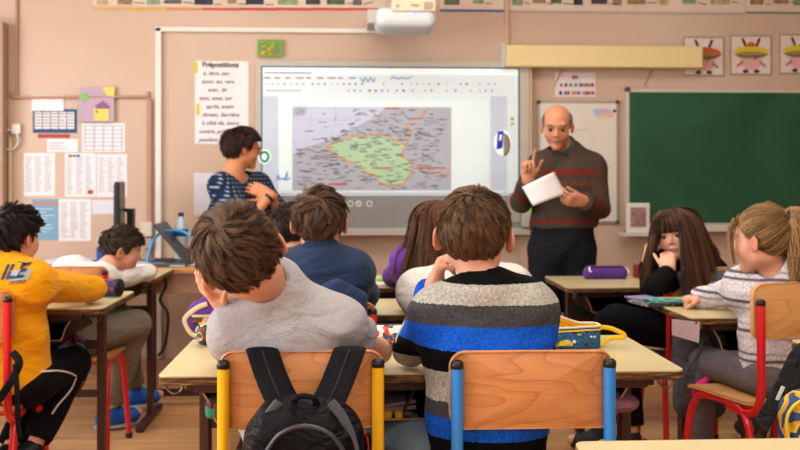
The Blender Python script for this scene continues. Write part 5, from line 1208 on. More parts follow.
# ---------- woman at the board
j=dict(hd=P(243,149,5.30),nb=P(232,176,5.28),sl=P(258,186,5.48),sr=P(222,187,5.20),ch=P(236,212,5.32),pe=P(238,262,5.34),er=P(244,226,5.08),wr=P(270,196,5.16),el=P(280,224,5.46),wl=P(272,196,5.3))
def stand(j,f,zh,w=.09):
    f=nrm(f); r=np.cross(f,(0,0,1.)); pe=j['pe']
    for q,sg in (('l',-1),('r',1)):
        j['h'+q]=pe+r*sg*w+V3(0,0,-.03); k=pe+r*sg*(w+.01)+f*.02; k[2]=zh*.53; j['k'+q]=k; a=pe+r*sg*(w+.02)-f*.01; a[2]=.09; j['a'+q]=a; j['f'+q]=f
stand(j,(.8,.5,0),.8)
def lace(V,j):
    z=V[:,2]*95; x=(V[:,0]*.6+V[:,1])*95; r=np.floor(z/2.2); xx=x+(r%2)*1.5
    return np.where((V[:,2]>j['ch'][2]-.06),np.exp(-(((xx%3.0)-1.5)**2+((z%2.2)-1.1)**2)*1.6),0)
LACE=attr_mat('lace_navy',[(0,S('1E2A40')),(.45,S('22304A')),(.7,S('7A8698')),(1,S('A8B0BC'))],mode='LINEAR',bump=.3)
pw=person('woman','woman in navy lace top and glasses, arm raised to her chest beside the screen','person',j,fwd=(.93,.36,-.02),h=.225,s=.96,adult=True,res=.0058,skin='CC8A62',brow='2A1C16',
  hair=dict(mat=hair_mat('hair_woman','1A1010','5A3C30'),line='short',thick=.075,len=.22,n=5500,guides=280,jit=.22,lift=.03,whorl=(0,-.3,.95),swirl=.2,g=.5,clump=.6,rad=.0016,seed=51,seg=7,fuzz=.02),
  top=dict(mat=LACE,s=lace,sleeve=.34,infl=.012,sinf=.02,flare=.025,name='lace_top',neckline=-.005,collar_gap=.03,res=.0058),
  pants=dict(mat=fabric('trousers_dark',S('2E3038')),res=.012),shoes=dict(mat=mat('shoe_dark',S('2A2A30'),.6)),
  hands=dict(r=dict(d=V3(-.8,.0,.42),n=V3(0,.9,-.3),curl=(18,30,20),side=1),l=dict(d=V3(-.5,-.3,.3),n=V3(0,.5,-1),side=-1,curl=(40,60,30))))
Rw=frame((.93,.36,-.02)); Tw=lambda x,y,z:j['hd']+Rw@(V3(x,y,z)*.225)
b=MB()
for s in (-1,1):
    b.tube([Tw(s*.15+.10*math.cos(a),.42,.0+.07*math.sin(a)) for a in np.linspace(0,2*PI,18,endpoint=False)],.0028,6,closed=True); b.tube([Tw(s*.25,.41,.03),Tw(s*.36,.2,.03),Tw(s*.37,-.05,.0)],.0026,6)
b.tube([Tw(-.05,.43,.02),Tw(.05,.43,.02)],.0028,6); b.build('glasses',mat('glasses_red',S('8A2A2A'),.3),pw,smooth=True)
b=MB(); wd=nrm(j['wr']-j['er']); u1=nrm(np.cross(wd,(0,0,1))); u2=np.cross(wd,u1); b.tube([j['wr']-wd*.015+(u1*math.cos(a)+u2*math.sin(a))*.031 for a in np.linspace(0,2*PI,16,endpoint=False)],.008,8,closed=True,flat=(1,.5)); b.build('wristwatch',mat('cap_black',(.015,.015,.015),.3),pw,smooth=True)
# ---------- man with paper
j=dict(hd=P(557,127,5.08),nb=P(566,150,5.16),sr=P(542,169,5.14),sl=P(591,169,5.17),ch=P(567,193,5.16),pe=P(562,246,5.16),er=P(521,202,5.08),wr=P(528,180,4.90),el=P(600,208,5.08),wl=P(583,201,4.90))
stand(j,(-.1,-1,0),.84,.085)
def man_s(V,j):
    s=np.interp(V[:,2],[.7,1.45],[0,1]).copy()
    for q in 'lr':
        S_,E_,W_=j['s'+q],j['e'+q],j['w'+q]; ab=E_-S_; t=((V-S_)@ab)/(ab@ab); dist=np.linalg.norm(V-(S_+np.clip(t,0,1)[:,None]*ab),axis=1); out=nrm(j['sr']-j['sl'])*(1 if q=='r' else -1)
        m=((V-S_)@out>-.02)&(dist<.09); s=np.where(m,np.interp(S_[2]-t*.26,[.7,1.45],[0,1]),s)
        ab2=W_-E_; t2=((V-E_)@ab2)/(ab2@ab2); d2=np.linalg.norm(V-(E_+np.clip(t2,0,1)[:,None]*ab2),axis=1); m2=(d2<.06)&(t2>.12)&(((V-j['ch'])@V3(0,-1,0)>.12)|(V[:,0]<S_[0]-.02)|(V[:,0]>S_[0]+.05)); s=np.where(m2,.30+t2*.15,s)
    return s
sm=lambda z:(z-.7)/.75
BRW=S('4E4036'); RED=S('7A2A22'); ORG=S('683E2A')
MANM=attr_mat('sweater_brown',[(0,BRW),(sm(.980),RED),(sm(.994),BRW),(.37,RED),(.39,BRW),(sm(1.185),ORG),(sm(1.205),BRW),(sm(1.24),RED),(sm(1.266),BRW)],bump=.3)
def mface(l,col):
    w=np.clip(np.exp(-((l[:,0]/.09)**4+((l[:,2]+.20)/.022)**4))*(l[:,1]>.3),0,1)[:,None]*.4; return col*(1-w)+np.array(S('A88A78'))*w
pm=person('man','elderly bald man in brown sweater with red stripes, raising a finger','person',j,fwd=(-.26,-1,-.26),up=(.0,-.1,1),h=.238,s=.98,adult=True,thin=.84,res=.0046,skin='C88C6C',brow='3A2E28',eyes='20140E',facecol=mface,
  hair=dict(mat=GRY,line='bald',thick=.008,len=.07,n=1800,guides=200,jit=.15,lift=.004,whorl=(0,-.4,.9),swirl=0,g=.7,clump=.3,rad=.0011,seed=61,seg=5,fuzz=.01),
  top=dict(mat=MANM,s=man_s,sleeve=.97,infl=.026,sinf=.02,hem_z=.945,name='sweater',post=folds(.006,28,4.4,.002),res=.0055,vneck=(nrm(V3(-.05,-.75,-.6)),.085),collar=fabric('shirt_collar',S('4A5448'),fold=.1),collar_r=.016,collar_flat=(1.8,.6),collar_up=.020),
  pants=dict(mat=fabric('trousers_charcoal',S('202228'),fold=.6),infl=.022,rise=.17,res=.008,ankle=.055,post=folds(.006,20,4.9)),shoes=dict(mat=mat('shoe_dark',S('2A2A30'),.6)),
  hands=dict(r=dict(d=V3(-.02,-.1,1),n=V3(.25,-.85,.2),side=1,curls=[(5,8,5),(70,80,40),(80,85,40),(85,85,40)],thumb=(45,30)),
             l=dict(d=nrm(P(563,199,4.84)-j['wl']),n=V3(-.1,.75,.5),side=-1,curl=(30,45,30),thumb=(25,10))))
# held sheet
A_=P(522,187,4.80); B_=P(554,172,4.86); C_=P(566,194,4.86); D__=P(533,206,4.78)
b=MB(); n=8; V=[];F=[]
for i in range(n+1):
    for k in range(n+1):
        u,v=i/n,k/n; p=(A_*(1-u)+B_*u)*(1-v)+(D__*(1-u)+C_*u)*v; p=p+V3(0,-.02*math.sin(PI*u)*1.0,.004*math.sin(3*u)); V.append(p)
for i in range(n):
    for k in range(n): a=i*(n+1)+k; F.append((a,a+1,a+n+2,a+n+1))
b.add(V,F); o=b.build('paper_sheet',PAPER,None,smooth=True); sd=o.modifiers.new('S','SOLIDIFY'); sd.thickness=.001; tag(o,'white paper sheets held in the hand of the standing man','paper')
# ================================================================= bags, cases, paper
from mathutils.bvhtree import BVHTree
def bvh_of(o):
    off=np.array(o.parent.location) if o.parent else np.zeros(3)
    return BVHTree.FromPolygons([tuple(np.array(v.co)+off) for v in o.data.vertices],[tuple(p.vertices) for p in o.data.polygons])
def decal(bv,V,o,U,Vv,N,lift=.003,m=None,F=None,out=None):
    o,U,Vv,N=[np.array(a,float) for a in (o,U,Vv,N)]; R=[]
    for v in V:
        p=o+U*v[0]+Vv*v[1]+N*.3; h=bv.ray_cast(Vector(p),Vector(-N))
        R.append(np.array(h[0])+N*lift if h[0] is not None else p-N*.3)
    out.add(R,F,m or 0)
def pattern(name,cols,scale=40,kind='VORONOI',rough=.7):
    if name in MATS: return MATS[name]
    m=bpy.data.materials.new(name); nt,b=nodes_of(m); N,L=nt.nodes,nt.links
    tc=N.new('ShaderNodeTexCoord'); 
    if kind=='VORONOI': v=N.new('ShaderNodeTexVoronoi'); v.distance='CHEBYCHEV'; v.inputs['Scale'].default_value=scale; L.new(tc.outputs['Object'],v.inputs['Vector']); sep=N.new('ShaderNodeSeparateColor'); L.new(v.outputs['Color'],sep.inputs[0]); src=sep.outputs[0]
    else:
        v=N.new('ShaderNodeTexNoise'); v.inputs['Scale'].default_value=scale; v.inputs['Detail'].default_value=1; L.new(tc.outputs['Object'],v.inputs['Vector'])
        mr=N.new('ShaderNodeMapRange'); mr.inputs[1].default_value=.3; mr.inputs[2].default_value=.7; L.new(v.outputs['Fac'],mr.inputs[0]); src=mr.outputs[0]
    n=len(cols); r=ramp(nt,[(i/n,S(c)) for i,c in enumerate(cols)],'CONSTANT'); L.new(src,r.inputs[0]); L.new(r.outputs[0],b.inputs['Base Color']); b.inputs['Roughness'].default_value=rough
    MATS[name]=m; return m
BLKF=fabric('nylon_black',S('0C0C0F'),rough=.5,fold=.7,fscale=12); STR=fabric('strap_black',S('121216'),rough=.7,fold=.05,weave=600); TRIM=mat('trim_grey',S('4A4C56'),.6)
def ribbon(pts,w,t,up,n=6): b=MB(); b.tube(smooth_pts(pts,n),1,12,flat=(w/2,t/2),up=up); return b
# black backpack on the yellow chair
r=empty('backpack',(P(304,450,1.9)[0],P(304,450,1.9)[1],.34),0,'black backpack hanging by its shoulder straps from the yellow posted chair','backpack')
def bc(px,py,D=1.90): return P(px,py,D)
c=bc(304,470,1.885); 
V,F=sdf([Box(c+V3(0,0,-.03),(.105,.062,.15),rad=.05,k=.03),Ell(c+V3(0,-.01,.065),(.085,.06,.075),k=.05),Cap(bc(268,440,1.9),bc(262,500,1.9),.035,.045,.04),Cap(bc(342,440,1.9),bc(350,500,1.9),.035,.045,.04),Box(c+V3(0,-.05,-.07),(.085,.03,.09),rad=.028,k=.02),
  Cap(bc(278,409,1.90),bc(332,409,1.90),.018,.018,.04)],.006,post=folds(.007,26,3.3,.002))
raw_mesh('bag_body',V,F,BLKF,r)
for pts in ([(250,353,2.055),(250,349.5,2.03),(251,352,2.005),(257,370,1.985),(266,392,1.95),(276,410,1.93)],[(362,352,2.055),(362,348.5,2.03),(361,351,2.005),(354,370,1.985),(345,392,1.95),(335,410,1.93)]):
    x=12 if pts[0][0]<300 else -12
    pp_=[P(a+x,b_,D) for a,b_,D in pts]; pp_=[pp_[0]+V3(0,.02,-.16)]+[pp_[0]+V3(0,.012,-.02)]+pp_
    ribbon(pp_,.070,.012,(1,0,0)).build('shoulder_strap',STR,r,smooth=True)
    q=[p+V3(0,-.0075,.001) for p in pp_[3:]]; b=MB(); b.tube(smooth_pts(q,6),.0022,6); b.build('strap_seam',mat('seam_black',S('141418'),.5),r,smooth=True)
b=MB(); b.tube(smooth_pts([bc(292,404,1.87),bc(296,398,1.86),bc(304,396,1.86),bc(313,398,1.86),bc(318,404,1.87)],6),.006,8); b.build('grab_loop',STR,r,smooth=True)
for pts in ([(279,402),(267,418),(257,440),(251,470)],[(331,402),(343,418),(352,440),(358,470)]):
    b=MB(); b.tube(smooth_pts([bc(a,b_,1.845) for a,b_ in pts],6),1,10,flat=(.010,.004),up=(1,0,0)); b.build('side_trim',TRIM,r,smooth=True)
b=MB(); b.tube(smooth_pts([bc(266,452,1.80),bc(280,434,1.795),bc(304,426,1.79),bc(330,434,1.795),bc(344,452,1.80)],8),.0045,8); b.build('zipper',mat('zip_dark',S('4A4A52'),.35,metal=.5),r,smooth=True)
# grey backpack under ponytail girl's desk
c=P(699,372,3.42); r=empty('backpack',(c[0],c[1],c[2]-.17),0,'dark grey backpack with bright pink strap hanging under the ponytail girl desk','backpack')
V,F=sdf([Box(c,(.085,.07,.165),rad=.045),Box(c+V3(-.02,-.05,-.04),(.06,.04,.08),rad=.03,k=.02)],.008,post=folds(.008,22,1.3)); raw_mesh('bag_body',V,F,fabric('nylon_grey',S('4A4A50'),fold=.5),r)
ribbon([P(712,372,3.3),P(706,380,3.29),P(697,386,3.29),P(694,396,3.3)],.020,.006,(1,0,0)).build('pink_strap',mat('strap_pink',S('D8288A'),.6),r,smooth=True)
b=MB(); b.tube(smooth_pts([P(703,340,3.32),P(697,356,3.31),P(686,372,3.31),P(681,392,3.32)],6),.005,8); b.build('piping',TRIM,r,smooth=True)
# blue yellow satchel at bottom right
c=P(818,428,2.30); r=empty('satchel',(c[0],c[1],c[2]-.08),0,'blue satchel with yellow patches and long black strap hanging at the picture edge','bag')
V,F=sdf([Box(c,(.085,.05,.085),rad=.045),Ell(c+V3(-.02,0,.01),(.075,.055,.085),k=.03)],.006,post=folds(.003,30,1)); raw_mesh('bag_body',V,F,pattern('satchel_print',['2C4C80','34588E','24406E','E0B830','C89828','2A4470'],22,'NOISE'),r)
b=MB(); b.tube(smooth_pts([P(788,440,2.25),P(787,418,2.25),P(796,404,2.25),P(812,397,2.25)],6),.004,8); b.build('yellow_piping',mat('pipe_yel',S('E0C030'),.5),r,smooth=True)
ribbon([P(806,346,2.42),P(797,356,2.40),P(783,385,2.36),P(770,410,2.32),P(760,428,2.30)],.040,.006,(.9,.1,.3)).build('shoulder_strap',BLKF,r,smooth=True)
ribbon([P(812,352,2.38),P(800,380,2.33),P(790,402,2.30)],.03,.006,(.9,.1,.3)).build('shoulder_strap',BLKF,r,smooth=True)
b=MB(); b.tube([P(758,424,2.29),P(768,430,2.29),P(764,438,2.29),P(755,434,2.29)],.006,8,closed=True); b.build('buckle',mat('buckle_black',(.02,.02,.02),.3),r,smooth=True)
b=MB(); u_=P(783,386,2.34)-P(776,401,2.33); q=P(779.5,393,2.335); b.box(q+V3(0,-.004,0),(.010,.003,np.linalg.norm(u_)*.9),np.array(Matrix.Rotation(math.radians(25),3,'Y'))); b.build('white_tag',WHITE,r,bevel=.001)
# purple satchel at the end of the second desk
c=P(205,322,3.30); r=empty('satchel',(c[0],c[1],c[2]-.09),0,'purple satchel with cream piping hung on the second desk by the tartan case','bag')
Rr=np.array(Matrix.Rotation(math.radians(28),3,'Y')); V,F=sdf([Box(c,(.075,.03,.055),Rr,.028),Box(c+V3(.03,.0,.02),(.07,.028,.055),Rr,.025)],.006,post=folds(.004,30,2)); raw_mesh('bag_body',V,F,fabric('satchel_purple',S('6A4490'),fold=.5),r)
b=MB(); b.tube(smooth_pts([P(207,304,3.27),P(197,308,3.27),P(187,316,3.27),P(185,322,3.27),P(190,332,3.27),P(196,336,3.27)],6),.009,8,flat=(1,.6)); b.build('cream_piping',mat('cream_pipe',S('D8C8A0'),.6),r,smooth=True)
b=MB(); b.lathe([(0,-.006),(.014,-.004),(.016,0),(.014,.004),(0,.006)],P(206,322,3.24),14,axis=(0,1,0)); b.build('pink_badge',mat('badge',S('D89A90'),.5),r,smooth=True)
# patterned drawstring bag by the yellow boy's knee
c=P(72,364,3.66); r=empty('drawstring_bag',(c[0],c[1],c[2]-.1),0,'black drawstring bag with red and blue print beside the yellow sweatshirt boy knee','bag')
V,F=sdf([Ell(c,(.06,.05,.12),k=.02),Ell(c+V3(-.03,0,-.04),(.06,.05,.07),k=.04)],.007,post=folds(.006,30,6)); raw_mesh('bag_body',V,F,pattern('draw_print',['1A1C24','20222C','7C98A8','1C1C24','B03038','242838'],26,'NOISE'),r)
b=MB(); b.tube(smooth_pts([P(70,330,3.62),P(74,342,3.60),P(78,352,3.60)],5),.005,6); b.build('cord',BLKF,r,smooth=True)
# bag on the left red chair
c=P(-42,425,2.98); r=empty('backpack',(c[0],c[1],c[2]-.15),0,'black backpack strap and side hanging on the yellow sweatshirt boy chair','backpack')
V,F=sdf([Box(c,(.10,.06,.15),rad=.045)],.009,post=folds(.007,24,6)); raw_mesh('bag_body',V,F,BLKF,r)
ribbon([P(12,352,3.08),P(19,362,3.06),P(13,378,3.05),P(0,398,3.03),P(-14,415,3.0)],.026,.006,(1,0,0)).build('shoulder_strap',STR,r,smooth=True)
ribbon([P(15,364,3.05),P(17,390,3.045),P(18,420,3.04),P(20,438,3.04)],.018,.004,(1,0,0)).build('webbing',STR,r,smooth=True)
# grey straps over dark girl's chair
for i,(x,xx) in enumerate(((680,690),(716,708))):
    pass
c=P(700,325,3.86); r=empty('backpack',(c[0],c[1],c[2]-.12),0,'charcoal backpack slung on the dark haired girl chair by two straps','backpack')
V,F=sdf([Box(c,(.10,.05,.13),rad=.045)],.01,post=folds(.007,24,7)); raw_mesh('bag_body',V,F,fabric('nylon_grey',S('4A4A50')),r)
for x,x2 in ((681,690),(720,712)):
    ribbon([P(x,276,3.99),P(x,271.5,3.95),P(x+1,274,3.91),P((x+x2)/2,285,3.90),P(x2,300,3.89)],.045,.006,(1,0,0)).build('shoulder_strap',mat('strap_grey',S('55555A'),.8),r,smooth=True)
# ---- pencil cases
def seat_on(z): return z
tart=pattern('tartan',['2A5A3C','1E2A24','9A2E30','3A6A48','C8B890','24302A'],70)
c=Pz(222,2.68,.772); r=empty('pencil_case',(c[0],c[1],.74),0,'small green and red tartan pencil case by the grey shirt boy elbow','pencil case')
V,F=sdf([Box(c,(.075,.030,.031),rad=.026)],.005,post=folds(.002,60,2)); raw_mesh('case_body',V,F,tart,r)
b=MB(); q=P(199,337,2.62); b.tube([q+V3(.009*math.cos(a),0,.012*math.sin(a)) for a in np.linspace(0,2*PI,12,endpoint=False)],.0018,6,closed=True); b.build('key_ring',mat('ring_steel',(.6,.6,.6),.25,metal=1),r,smooth=True)
b=MB(); b.tube([c+V3(-.065,-.01,.030),c+V3(.065,-.01,.030)],.003,6); b.build('zipper',mat('zip_brass',S('C8A860'),.3,metal=.8),r,smooth=True)
geo=pattern('geo_print',['E4E0D4','2A5A8A','E0DCD0','C84838','E0A838','2A2A30','E8E4DA','1E1E26','C86A30'],75)
c=Pz(394,2.66,.771); r=empty('pencil_case',(c[0],c[1],.74),0,'white pencil case with coloured geometric print between the two front boys','pencil case')
V,F=sdf([Box(c,(.075,.029,.030),rad=.027)],.005); raw_mesh('case_body',V,F,geo,r)
b=MB(); b.tube([c+V3(-.06,-.004,.030),c+V3(.06,-.004,.030)],.0025,6); b.build('zipper',mat('zip_dark',S('4A4A52'),.35,metal=.5),r,smooth=True)
# open blue and yellow case
o_=Pz(558,2.64,.742); r=empty('pencil_case',(o_[0],o_[1],.74),0,'open blue pencil case with yellow lining and yellow wrist loop','pencil case')
L_=.118; b=MB(); n=14; top=[];bot=[];F=[];V=[]
ring=lambda t:(math.cos(t),math.sin(t))
def sup(t,a,b_,e=.45): 
    c_,s_=ring(t); return (a*math.copysign(abs(c_)**e,c_), b_*math.copysign(abs(s_)**e,s_))
N_=40; prof=[(.0,.95,1.),(.010,1,1.0),(.04,1.0,.95),(1,1.,1.)]
def case_surface(inner):
    V=[];F=[]; g=.003 if inner else 0; rows=6
    for k in range(rows):
        f=k/(rows-1)
        for i in range(N_):
            t=2*PI*i/N_; x,y=sup(t,L_-g,.036-g); 
            rim=.060+ (.026*max(0,1-((x+.03)/.09)**2) if y>0 else -.004*max(0,1-((x+.02)/.09)**2))
            yy=y*(1+.12*math.sin(PI*f)) ; z=(.003 if inner else 0)+f*rim
            V.append((x,yy,z))
    for k in range(rows-1):
        for i in range(N_):
            a=k*N_+i; c_=k*N_+(i+1)%N_; q=(a,c_,c_+N_,a+N_); F.append(q if not inner else q[::-1])
    F.append(tuple(range(N_))[::-1] if not inner else tuple(range(N_)))
    return V,F
V,F=case_surface(False); V=[tuple(np.array(v)+o_) for v in V]; b.add(V,F); b.build('case_body',pattern('case_blue',['1E5480','2A6694','1A466E','3474A0','20304A'],90,'NOISE'),r,smooth=True)
Vi,Fi=case_surface(True); b=MB(); b.add([tuple(np.array(v)+o_) for v in Vi],Fi); b.build('lining',mat('lining_yel',S('D8A018'),.6),r,smooth=True)
rim=[np.array(v) for v in V[5*N_:6*N_]]; b=MB(); b.tube([p+V3(0,0,.001) for p in rim],.0035,6,closed=True); b.build('zipper',mat('zip_cream',S('DCD4B8'),.6),r,smooth=True)
b=MB(); b.tube([p*1+V3(0,-.0015 if p[1]<o_[1] else .001,-.008) for p in rim],.0038,6,closed=True,flat=(.4,1.2)); b.build('rim_band',mat('band_yel',S('E8C018'),.6),r,smooth=True)
b=MB(); b.tube(smooth_pts([o_+V3(L_-.004,-.01,.056),o_+V3(L_+.03,-.012,.052),o_+V3(L_+.066,-.014,.036),o_+V3(L_+.064,-.014,.026),o_+V3(L_+.03,-.014,.024),o_+V3(L_+.0,-.016,.006)],6),1,8,flat=(.0065,.0025),up=(0,0,1)); b.build('wrist_loop',mat('band_yel',S('E8C018'),.6),r,smooth=True)
bv=BVHTree.FromPolygons(V,F); b=MB()
blob=lambda cx,cy,rx,ry,a0=0,a1=2*PI,k=16:[(cx+rx*math.cos(t),cy+ry*math.sin(t)) for t in np.linspace(a0,a1,k)]
for (cx,cy,rx,ry,m_,l,a1) in ((.012,.008,.022,.018,0,.0025,PI),(.018,.020,.007,.006,1,.0045,2*PI),(.018,.020,.0035,.003,0,.0055,2*PI),(.036,.021,.0055,.005,1,.0045,2*PI),(-.03,.012,.018,.022,0,.0025,2*PI),(-.026,.028,.007,.006,1,.0045,2*PI),(.085,.034,.004,.003,1,.0035,2*PI),(.095,.033,.004,.003,1,.0035,2*PI),(.07,.012,.006,.003,2,.0035,2*PI),(.05,.04,.006,.002,0,.0035,2*PI)):
    pl=blob(cx,cy,rx,ry,0,a1)[:(-1 if a1>4 else None)]; decal(bv,pl,o_,(1,0,0),(0,0,1),(0,-1,0),l,m_,[tuple(range(len(pl)))],b)
b.build('print',[mat('patch_y',S('E8C428'),.6),mat('patch_w',S('DCDCD4'),.6),mat('patch_d',S('2A2A38'),.6)],r)
# purple case on the far desk
c=Pz(605,4.80,.728); r=empty('pencil_case',(c[0],c[1],.70),0,'purple zipped pencil case on the desk in front of the standing man','pencil case')
V,F=sdf([Box(c,(.112,.035,.030),rad=.024),Box(c+V3(0,0,.012),(.10,.02,.028),rad=.018)],.006,post=folds(.002,40,2)); raw_mesh('case_body',V,F,fabric('case_purple',S('5E3A88'),fold=.3),r)
b=MB(); b.tube([c+V3(-.09,-.018,.034),c+V3(.09,-.018,.034)],.004,6); b.build('zipper',mat('zip_black',(.02,.02,.03),.4),r,smooth=True)
b=MB(); b.tube(smooth_pts([c+V3(-.085,-.02,.034),c+V3(-.09,-.035,.02),c+V3(-.08,-.04,.012)],4),.005,6); b.tube(smooth_pts([c+V3(.1,-.02,.034),c+V3(.115,-.03,.015),c+V3(.11,-.04,.0)],4),.003,6); b.build('zip_tag',WHITE,r,smooth=True)
# dark box binder
c=Pz(642,4.86,.735); b=MB(); b.box(c,(.075,.05,.065)); b.box(c+V3(-.035,-.002,0),(.012,.05,.07),m=1); b.box(c+V3(.01,-.026,.0),(.04,.002,.03),m=1); o=b.build('card_box',[mat('box_dk',S('26302C'),.5),mat('box_red',S('A03038'),.5)],None,bevel=.003); tag(o,'small dark box with red edge beside the purple pencil case','box')
# roll case on the yellow boy's desk
c=Pz(106,3.76,.778); r=empty('pencil_case',(c[0],c[1],.74),0,'round red, blue and black pencil case beyond the yellow sleeve','pencil case')
ax=nrm(V3(1,-.25,0)); b=MB(); b.tube([c-ax*.07,c+ax*.058],.035,20); b.build('case_body',pattern('roll_print',['28508C','1E2A48','A83038','28508C'],30,'NOISE'),r,smooth=True)
b=MB(); b.tube([c+ax*.052,c+ax*.062,c+ax*.066],[.0358,.036,.030],20); b.build('end_cap',mat('cap_dk',S('1E2028'),.5),r,smooth=True)
# books and sheets
def slab(name,c,size,rz,cols,label,cat,group=None,m_=None):
    b=MB(); n=len(cols)
    for i,cc in enumerate(cols): b.box(V3(*c)+V3(random.uniform(-.004,.004),random.uniform(-.004,.004),size[2]*(i+.5)),(size[0],size[1],size[2]*.92),np.array(Matrix.Rotation(rz+random.uniform(-.04,.04),3,'Z')),i)
    o=b.build(name,[m_ or mat('slab'+cc,S(cc),.55) for cc in cols],None); return tag(o,label,cat,group)
slab('exercise_book',Pz(661,3.55,.741),(.20,.15,.008),.12,['3A3A58'],'flat exercise book with dark colourful cover on the ponytail girl desk','book',m_=pattern('book_print',['3A3A60','5A7A48','4A3A60','A8A890','34345A'],24,'NOISE'))
slab('exercise_book',Pz(667,3.52,.750),(.16,.12,.005),-.1,['2AA080'],'thin green cornered booklet on top of the dark exercise book','book',m_=pattern('book_print2',['2A2A40','38C090','343450','5A5A70'],14,'NOISE'))
slab('notebook',Pz(645,3.68,.741),(.10,.14,.006),.3,['8A88B8'],'lilac notebook at the far corner of the ponytail girl desk','book')
slab('loose_paper',Pz(735,3.5,.741),(.14,.1,.004),.2,['C8C0A8'],'crumpled beige paper beside the ponytail girl sleeve','paper')
b=MB(); q=[P(672,319,3.2),P(700,322,3.2),P(699,343,3.2),P(672,335,3.2)]; b.quad([q[0],q[3],q[2],q[1]]); o=b.build('paper_sheet',mat('pap_mauve',S('B8A4A8'),.7,var=.1),None); sd=o.modifiers.new('S','SOLIDIFY'); sd.thickness=.002; tag(o,'pale mauve sheet drooping out of the ponytail girl desk shelf','paper')
for i in range(3):
    b=MB(); c=Pz(391,2.46,.6175+.011*i); b.box(c+V3(random.uniform(-.004,.004),0,.005),(.11,.2,.009),np.array(Matrix.Rotation(math.radians((-4,2,5)[i]),3,'Z'))@np.array(Matrix.Rotation(math.radians(-4*i),3,'Y'))); o=b.build('notebook',mat('nb%d'%i,S(('8A7078','A08890','987C88')[i]),.6),None,bevel=.001); tag(o,('mauve notebook lying lowest in the open shelf of the front desk','pale pink notebook in the middle of the pile in the front desk shelf','tilted mauve notebook topmost of the pile in the front desk shelf')[i],'book')
for i in range(2):
    b=MB(); b.lathe([(0,0),(.011,.001),(.011,.016),(.009,.018),(0,.018)],Pz((388,399)[i],2.345,.6155),14); o=b.build('glue_cap',mat('cap_yel',S('E0B020'),.4),None,smooth=True); tag(o,('yellow cap in the front desk shelf, the one nearer the yellow chair post','yellow cap in the front desk shelf, the one nearer the striped sweater')[i],'cap')
c=Pz(618,2.40,.642); V,F=sdf([Ell(c,(.055,.05,.024),k=.01)],.006,post=folds(.002,40,1)); r=raw_mesh('pouch',V,F,fabric('pouch_mauve',S('8A6070')),None); tag(r,'mauve pouch in the shelf end behind the blue chair post','pouch')
c=Pz(219,2.36,.645); V,F=sdf([Box(c,(.03,.05,.028),rad=.015)],.006); r=raw_mesh('pouch',V,F,pattern('tart2',['1E2A28','2A8A70','8A2A38','202828'],60),None); tag(r,'dark pouch with teal and red trim in the shelf behind the yellow post','pouch')
slab('loose_paper',Pz(374,4.22,.741),(.16,.18,.003),.15,['D8D4CC'],'white sheet on the third desk beside the purple sleeve','paper')
c=Pz(383,4.30,.752); V,F=sdf([Ell(c,(.035,.03,.014),k=.01),Ell(c+V3(.02,.0,.006),(.018,.02,.014),k=.01)],.005,post=folds(.006,60,1)); r=raw_mesh('crumpled_wrapper',V,F,mat('wrap_green',S('A8B868'),.6),None); tag(r,'crumpled pale green wrapper on the third desk','wrapper')
# navy jacket over the red chair of the navy boy
c=P(345,303,2.78); V,F=sdf([Box(P(346,300,2.80),(.055,.022,.045),np.array(Matrix.Rotation(math.radians(25),3,'Y')),.02),Cap(P(330,292,2.80),P(360,312,2.80),.028,.022,.03)],.006,post=folds(.006,30,2)); r=raw_mesh('jacket',V,F,fabric('jacket_navy',S('2A3858'),fold=.6),None); tag(r,'dark blue jacket bundled over the red framed chair in the second row','jacket')
# ---- lettering on the yellow sweatshirt
for o in bpy.data.objects:
    if o.name.startswith('sweatshirt'):
        bv=bvh_of(o); b=MB(); org=P(-8,286,3.05); sc=3.2/FPX
        U=V3(CY,-SY,.10)*sc; Uv=V3(.12,0,1)*sc
        decal(bv,[(6+i*4,1+k*5) for k in range(3) for i in range(6)],org,U,Uv,(0,-1,0),.003,0,[(k*6+i,k*6+i+1,k*6+i+7,k*6+i+6) for k in range(2) for i in range(5)],b)
        Vt,Ft=text_geo('ILÉ',1,.2,.03); decal(bv,[(v[0]*19-3,v[1]*19+4) for v in Vt],org,U,Uv,(0,-1,0),.0055,1,Ft,b)
        Vt,Ft=text_geo('LAUDIO',1,.0,.02); decal(bv,[(v[0]*4.6+7,v[1]*4.6-2) for v in Vt],org,U,Uv,(0,-1,0),.0055,1,Ft,b)
        b.build('lettering',[mat('print_pale',S('9AA4A8'),.7),mat('print_navy',S('2A3A58'),.7)],o.parent)
yp=[o for o in bpy.data.objects if o.type=='EMPTY' and 'yellow sweatshirt with' in str(o.get('label',''))][0]
tr_=[o for o in yp.children if o.name.startswith('trousers')][0]; bv=bvh_of(tr_)
for pts in ([(40,372),(50,371),(60,371),(70,373),(76,376)],[(76,378),(72,388),(66,396),(58,405),(52,414)]):
    q=[]
    for v in smooth_pts([V3(a,b_,0) for a,b_ in pts],4):
        o0=V3(0,0,CAMZ); d=nrm(P(v[0],v[1],3.3)-o0); h=bv.ray_cast(Vector(o0),Vector(d))
        if h[0] is not None: q.append(np.array(h[0])-d*.001)
    if len(q)>2: b=MB(); b.tube(q,.0035,6); b.build('piping',mat('pipe_white',S('D8D4D0'),.7),yp,smooth=True)
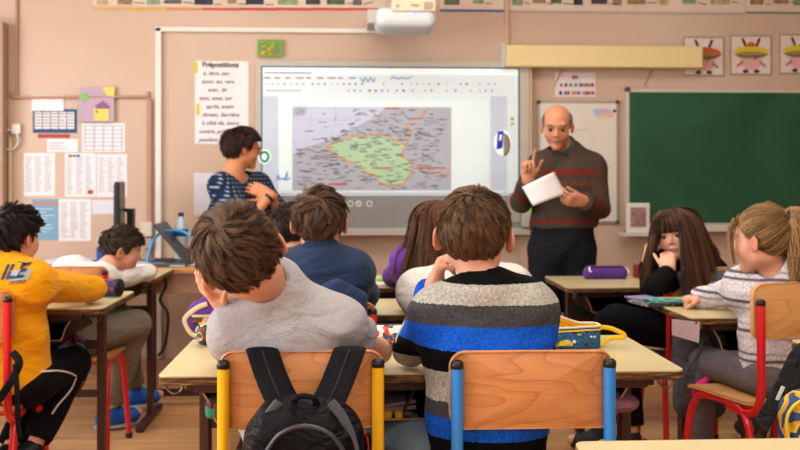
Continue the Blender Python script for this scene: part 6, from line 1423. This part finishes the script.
# ================================================================= camera and light
cam=bpy.data.cameras.new('camera'); co=bpy.data.objects.new('camera',cam); C.objects.link(co)
co.location=(0,0,CAMZ); co.rotation_euler=(math.radians(90),0,-YAW); cam.sensor_width=36; cam.lens=FPX/800*36; cam.shift_y=-(225-HZ)/800; cam.clip_start=.05
cam.dof.use_dof=True; cam.dof.focus_distance=2.15; cam.dof.aperture_fstop=5.0
bpy.context.scene.camera=co
def area(name,loc,rot,sx,sy,e,col=(1,1,1),spread=None):
    l=bpy.data.lights.new(name,'AREA'); l.shape='RECTANGLE'; l.size=sx; l.size_y=sy; l.energy=e; l.color=col; o=bpy.data.objects.new(name,l); C.objects.link(o); o.location=loc; o.rotation_euler=rot
    return o
area('ceiling_light',(.3,1.2,2.93),(0,0,0),3.4,1.0,56,(1,.95,.88))
area('ceiling_light',(.3,4.0,2.93),(0,0,0),3.4,1.0,50,(1,.95,.88))
area('window_light',(XL-.14,.45,1.68),(0,math.radians(-90),0),1.6,2.8,110,(.93,.96,1))
area('window_light',(XL-.14,3.55,1.68),(0,math.radians(-90),0),1.6,2.6,100,(.93,.96,1))
area('back_fill',(.5,YB+.1,2.0),(math.radians(80),0,0),4,1.4,38,(1,.97,.94))  # added fill from behind the camera, not a lamp of the room
w=bpy.data.worlds.new('world'); bpy.context.scene.world=w; w.use_nodes=True; w.node_tree.nodes['Background'].inputs[0].default_value=(.9,.95,1,1); w.node_tree.nodes['Background'].inputs[1].default_value=.6
sc=bpy.context.scene
sc.view_settings.view_transform='Standard'; sc.view_settings.look='None'; sc.view_settings.exposure=0.08; sc.view_settings.gamma=.92
sc.cycles.use_denoising=True; sc.cycles.max_bounces=6; sc.cycles.diffuse_bounces=4; sc.cycles.glossy_bounces=3; sc.cycles.caustics_reflective=False; sc.cycles.caustics_refractive=False; sc.cycles.sample_clamp_indirect=5

GR={'chair':'chairs in the classroom rows','desk':'desks in the classroom rows','frieze':'friezes along the top of the wall','card':'square creature cards on the wall','person':'people in the classroom','backpack':'backpacks','pencil case':'pencil cases on the desks','papers':'paper stacks on the teacher desk','cap':'yellow caps in the desk shelf','trunking':None}
for o in bpy.data.objects:
    if o.parent is None and o.get('category') in GR and GR[o['category']] and not o.get('group'): o['group']=GR[o['category']]
    if o.parent is None and o.name.startswith('wall_sheet'): o['group']='papers pinned on the wall'
    if o.parent is None and o.name.startswith('notebook') and 'shelf' in o['label']: o['group']='notebooks in the front desk shelf'
    if o.parent is None and o.name.startswith('teacher_desk'): del o['group']
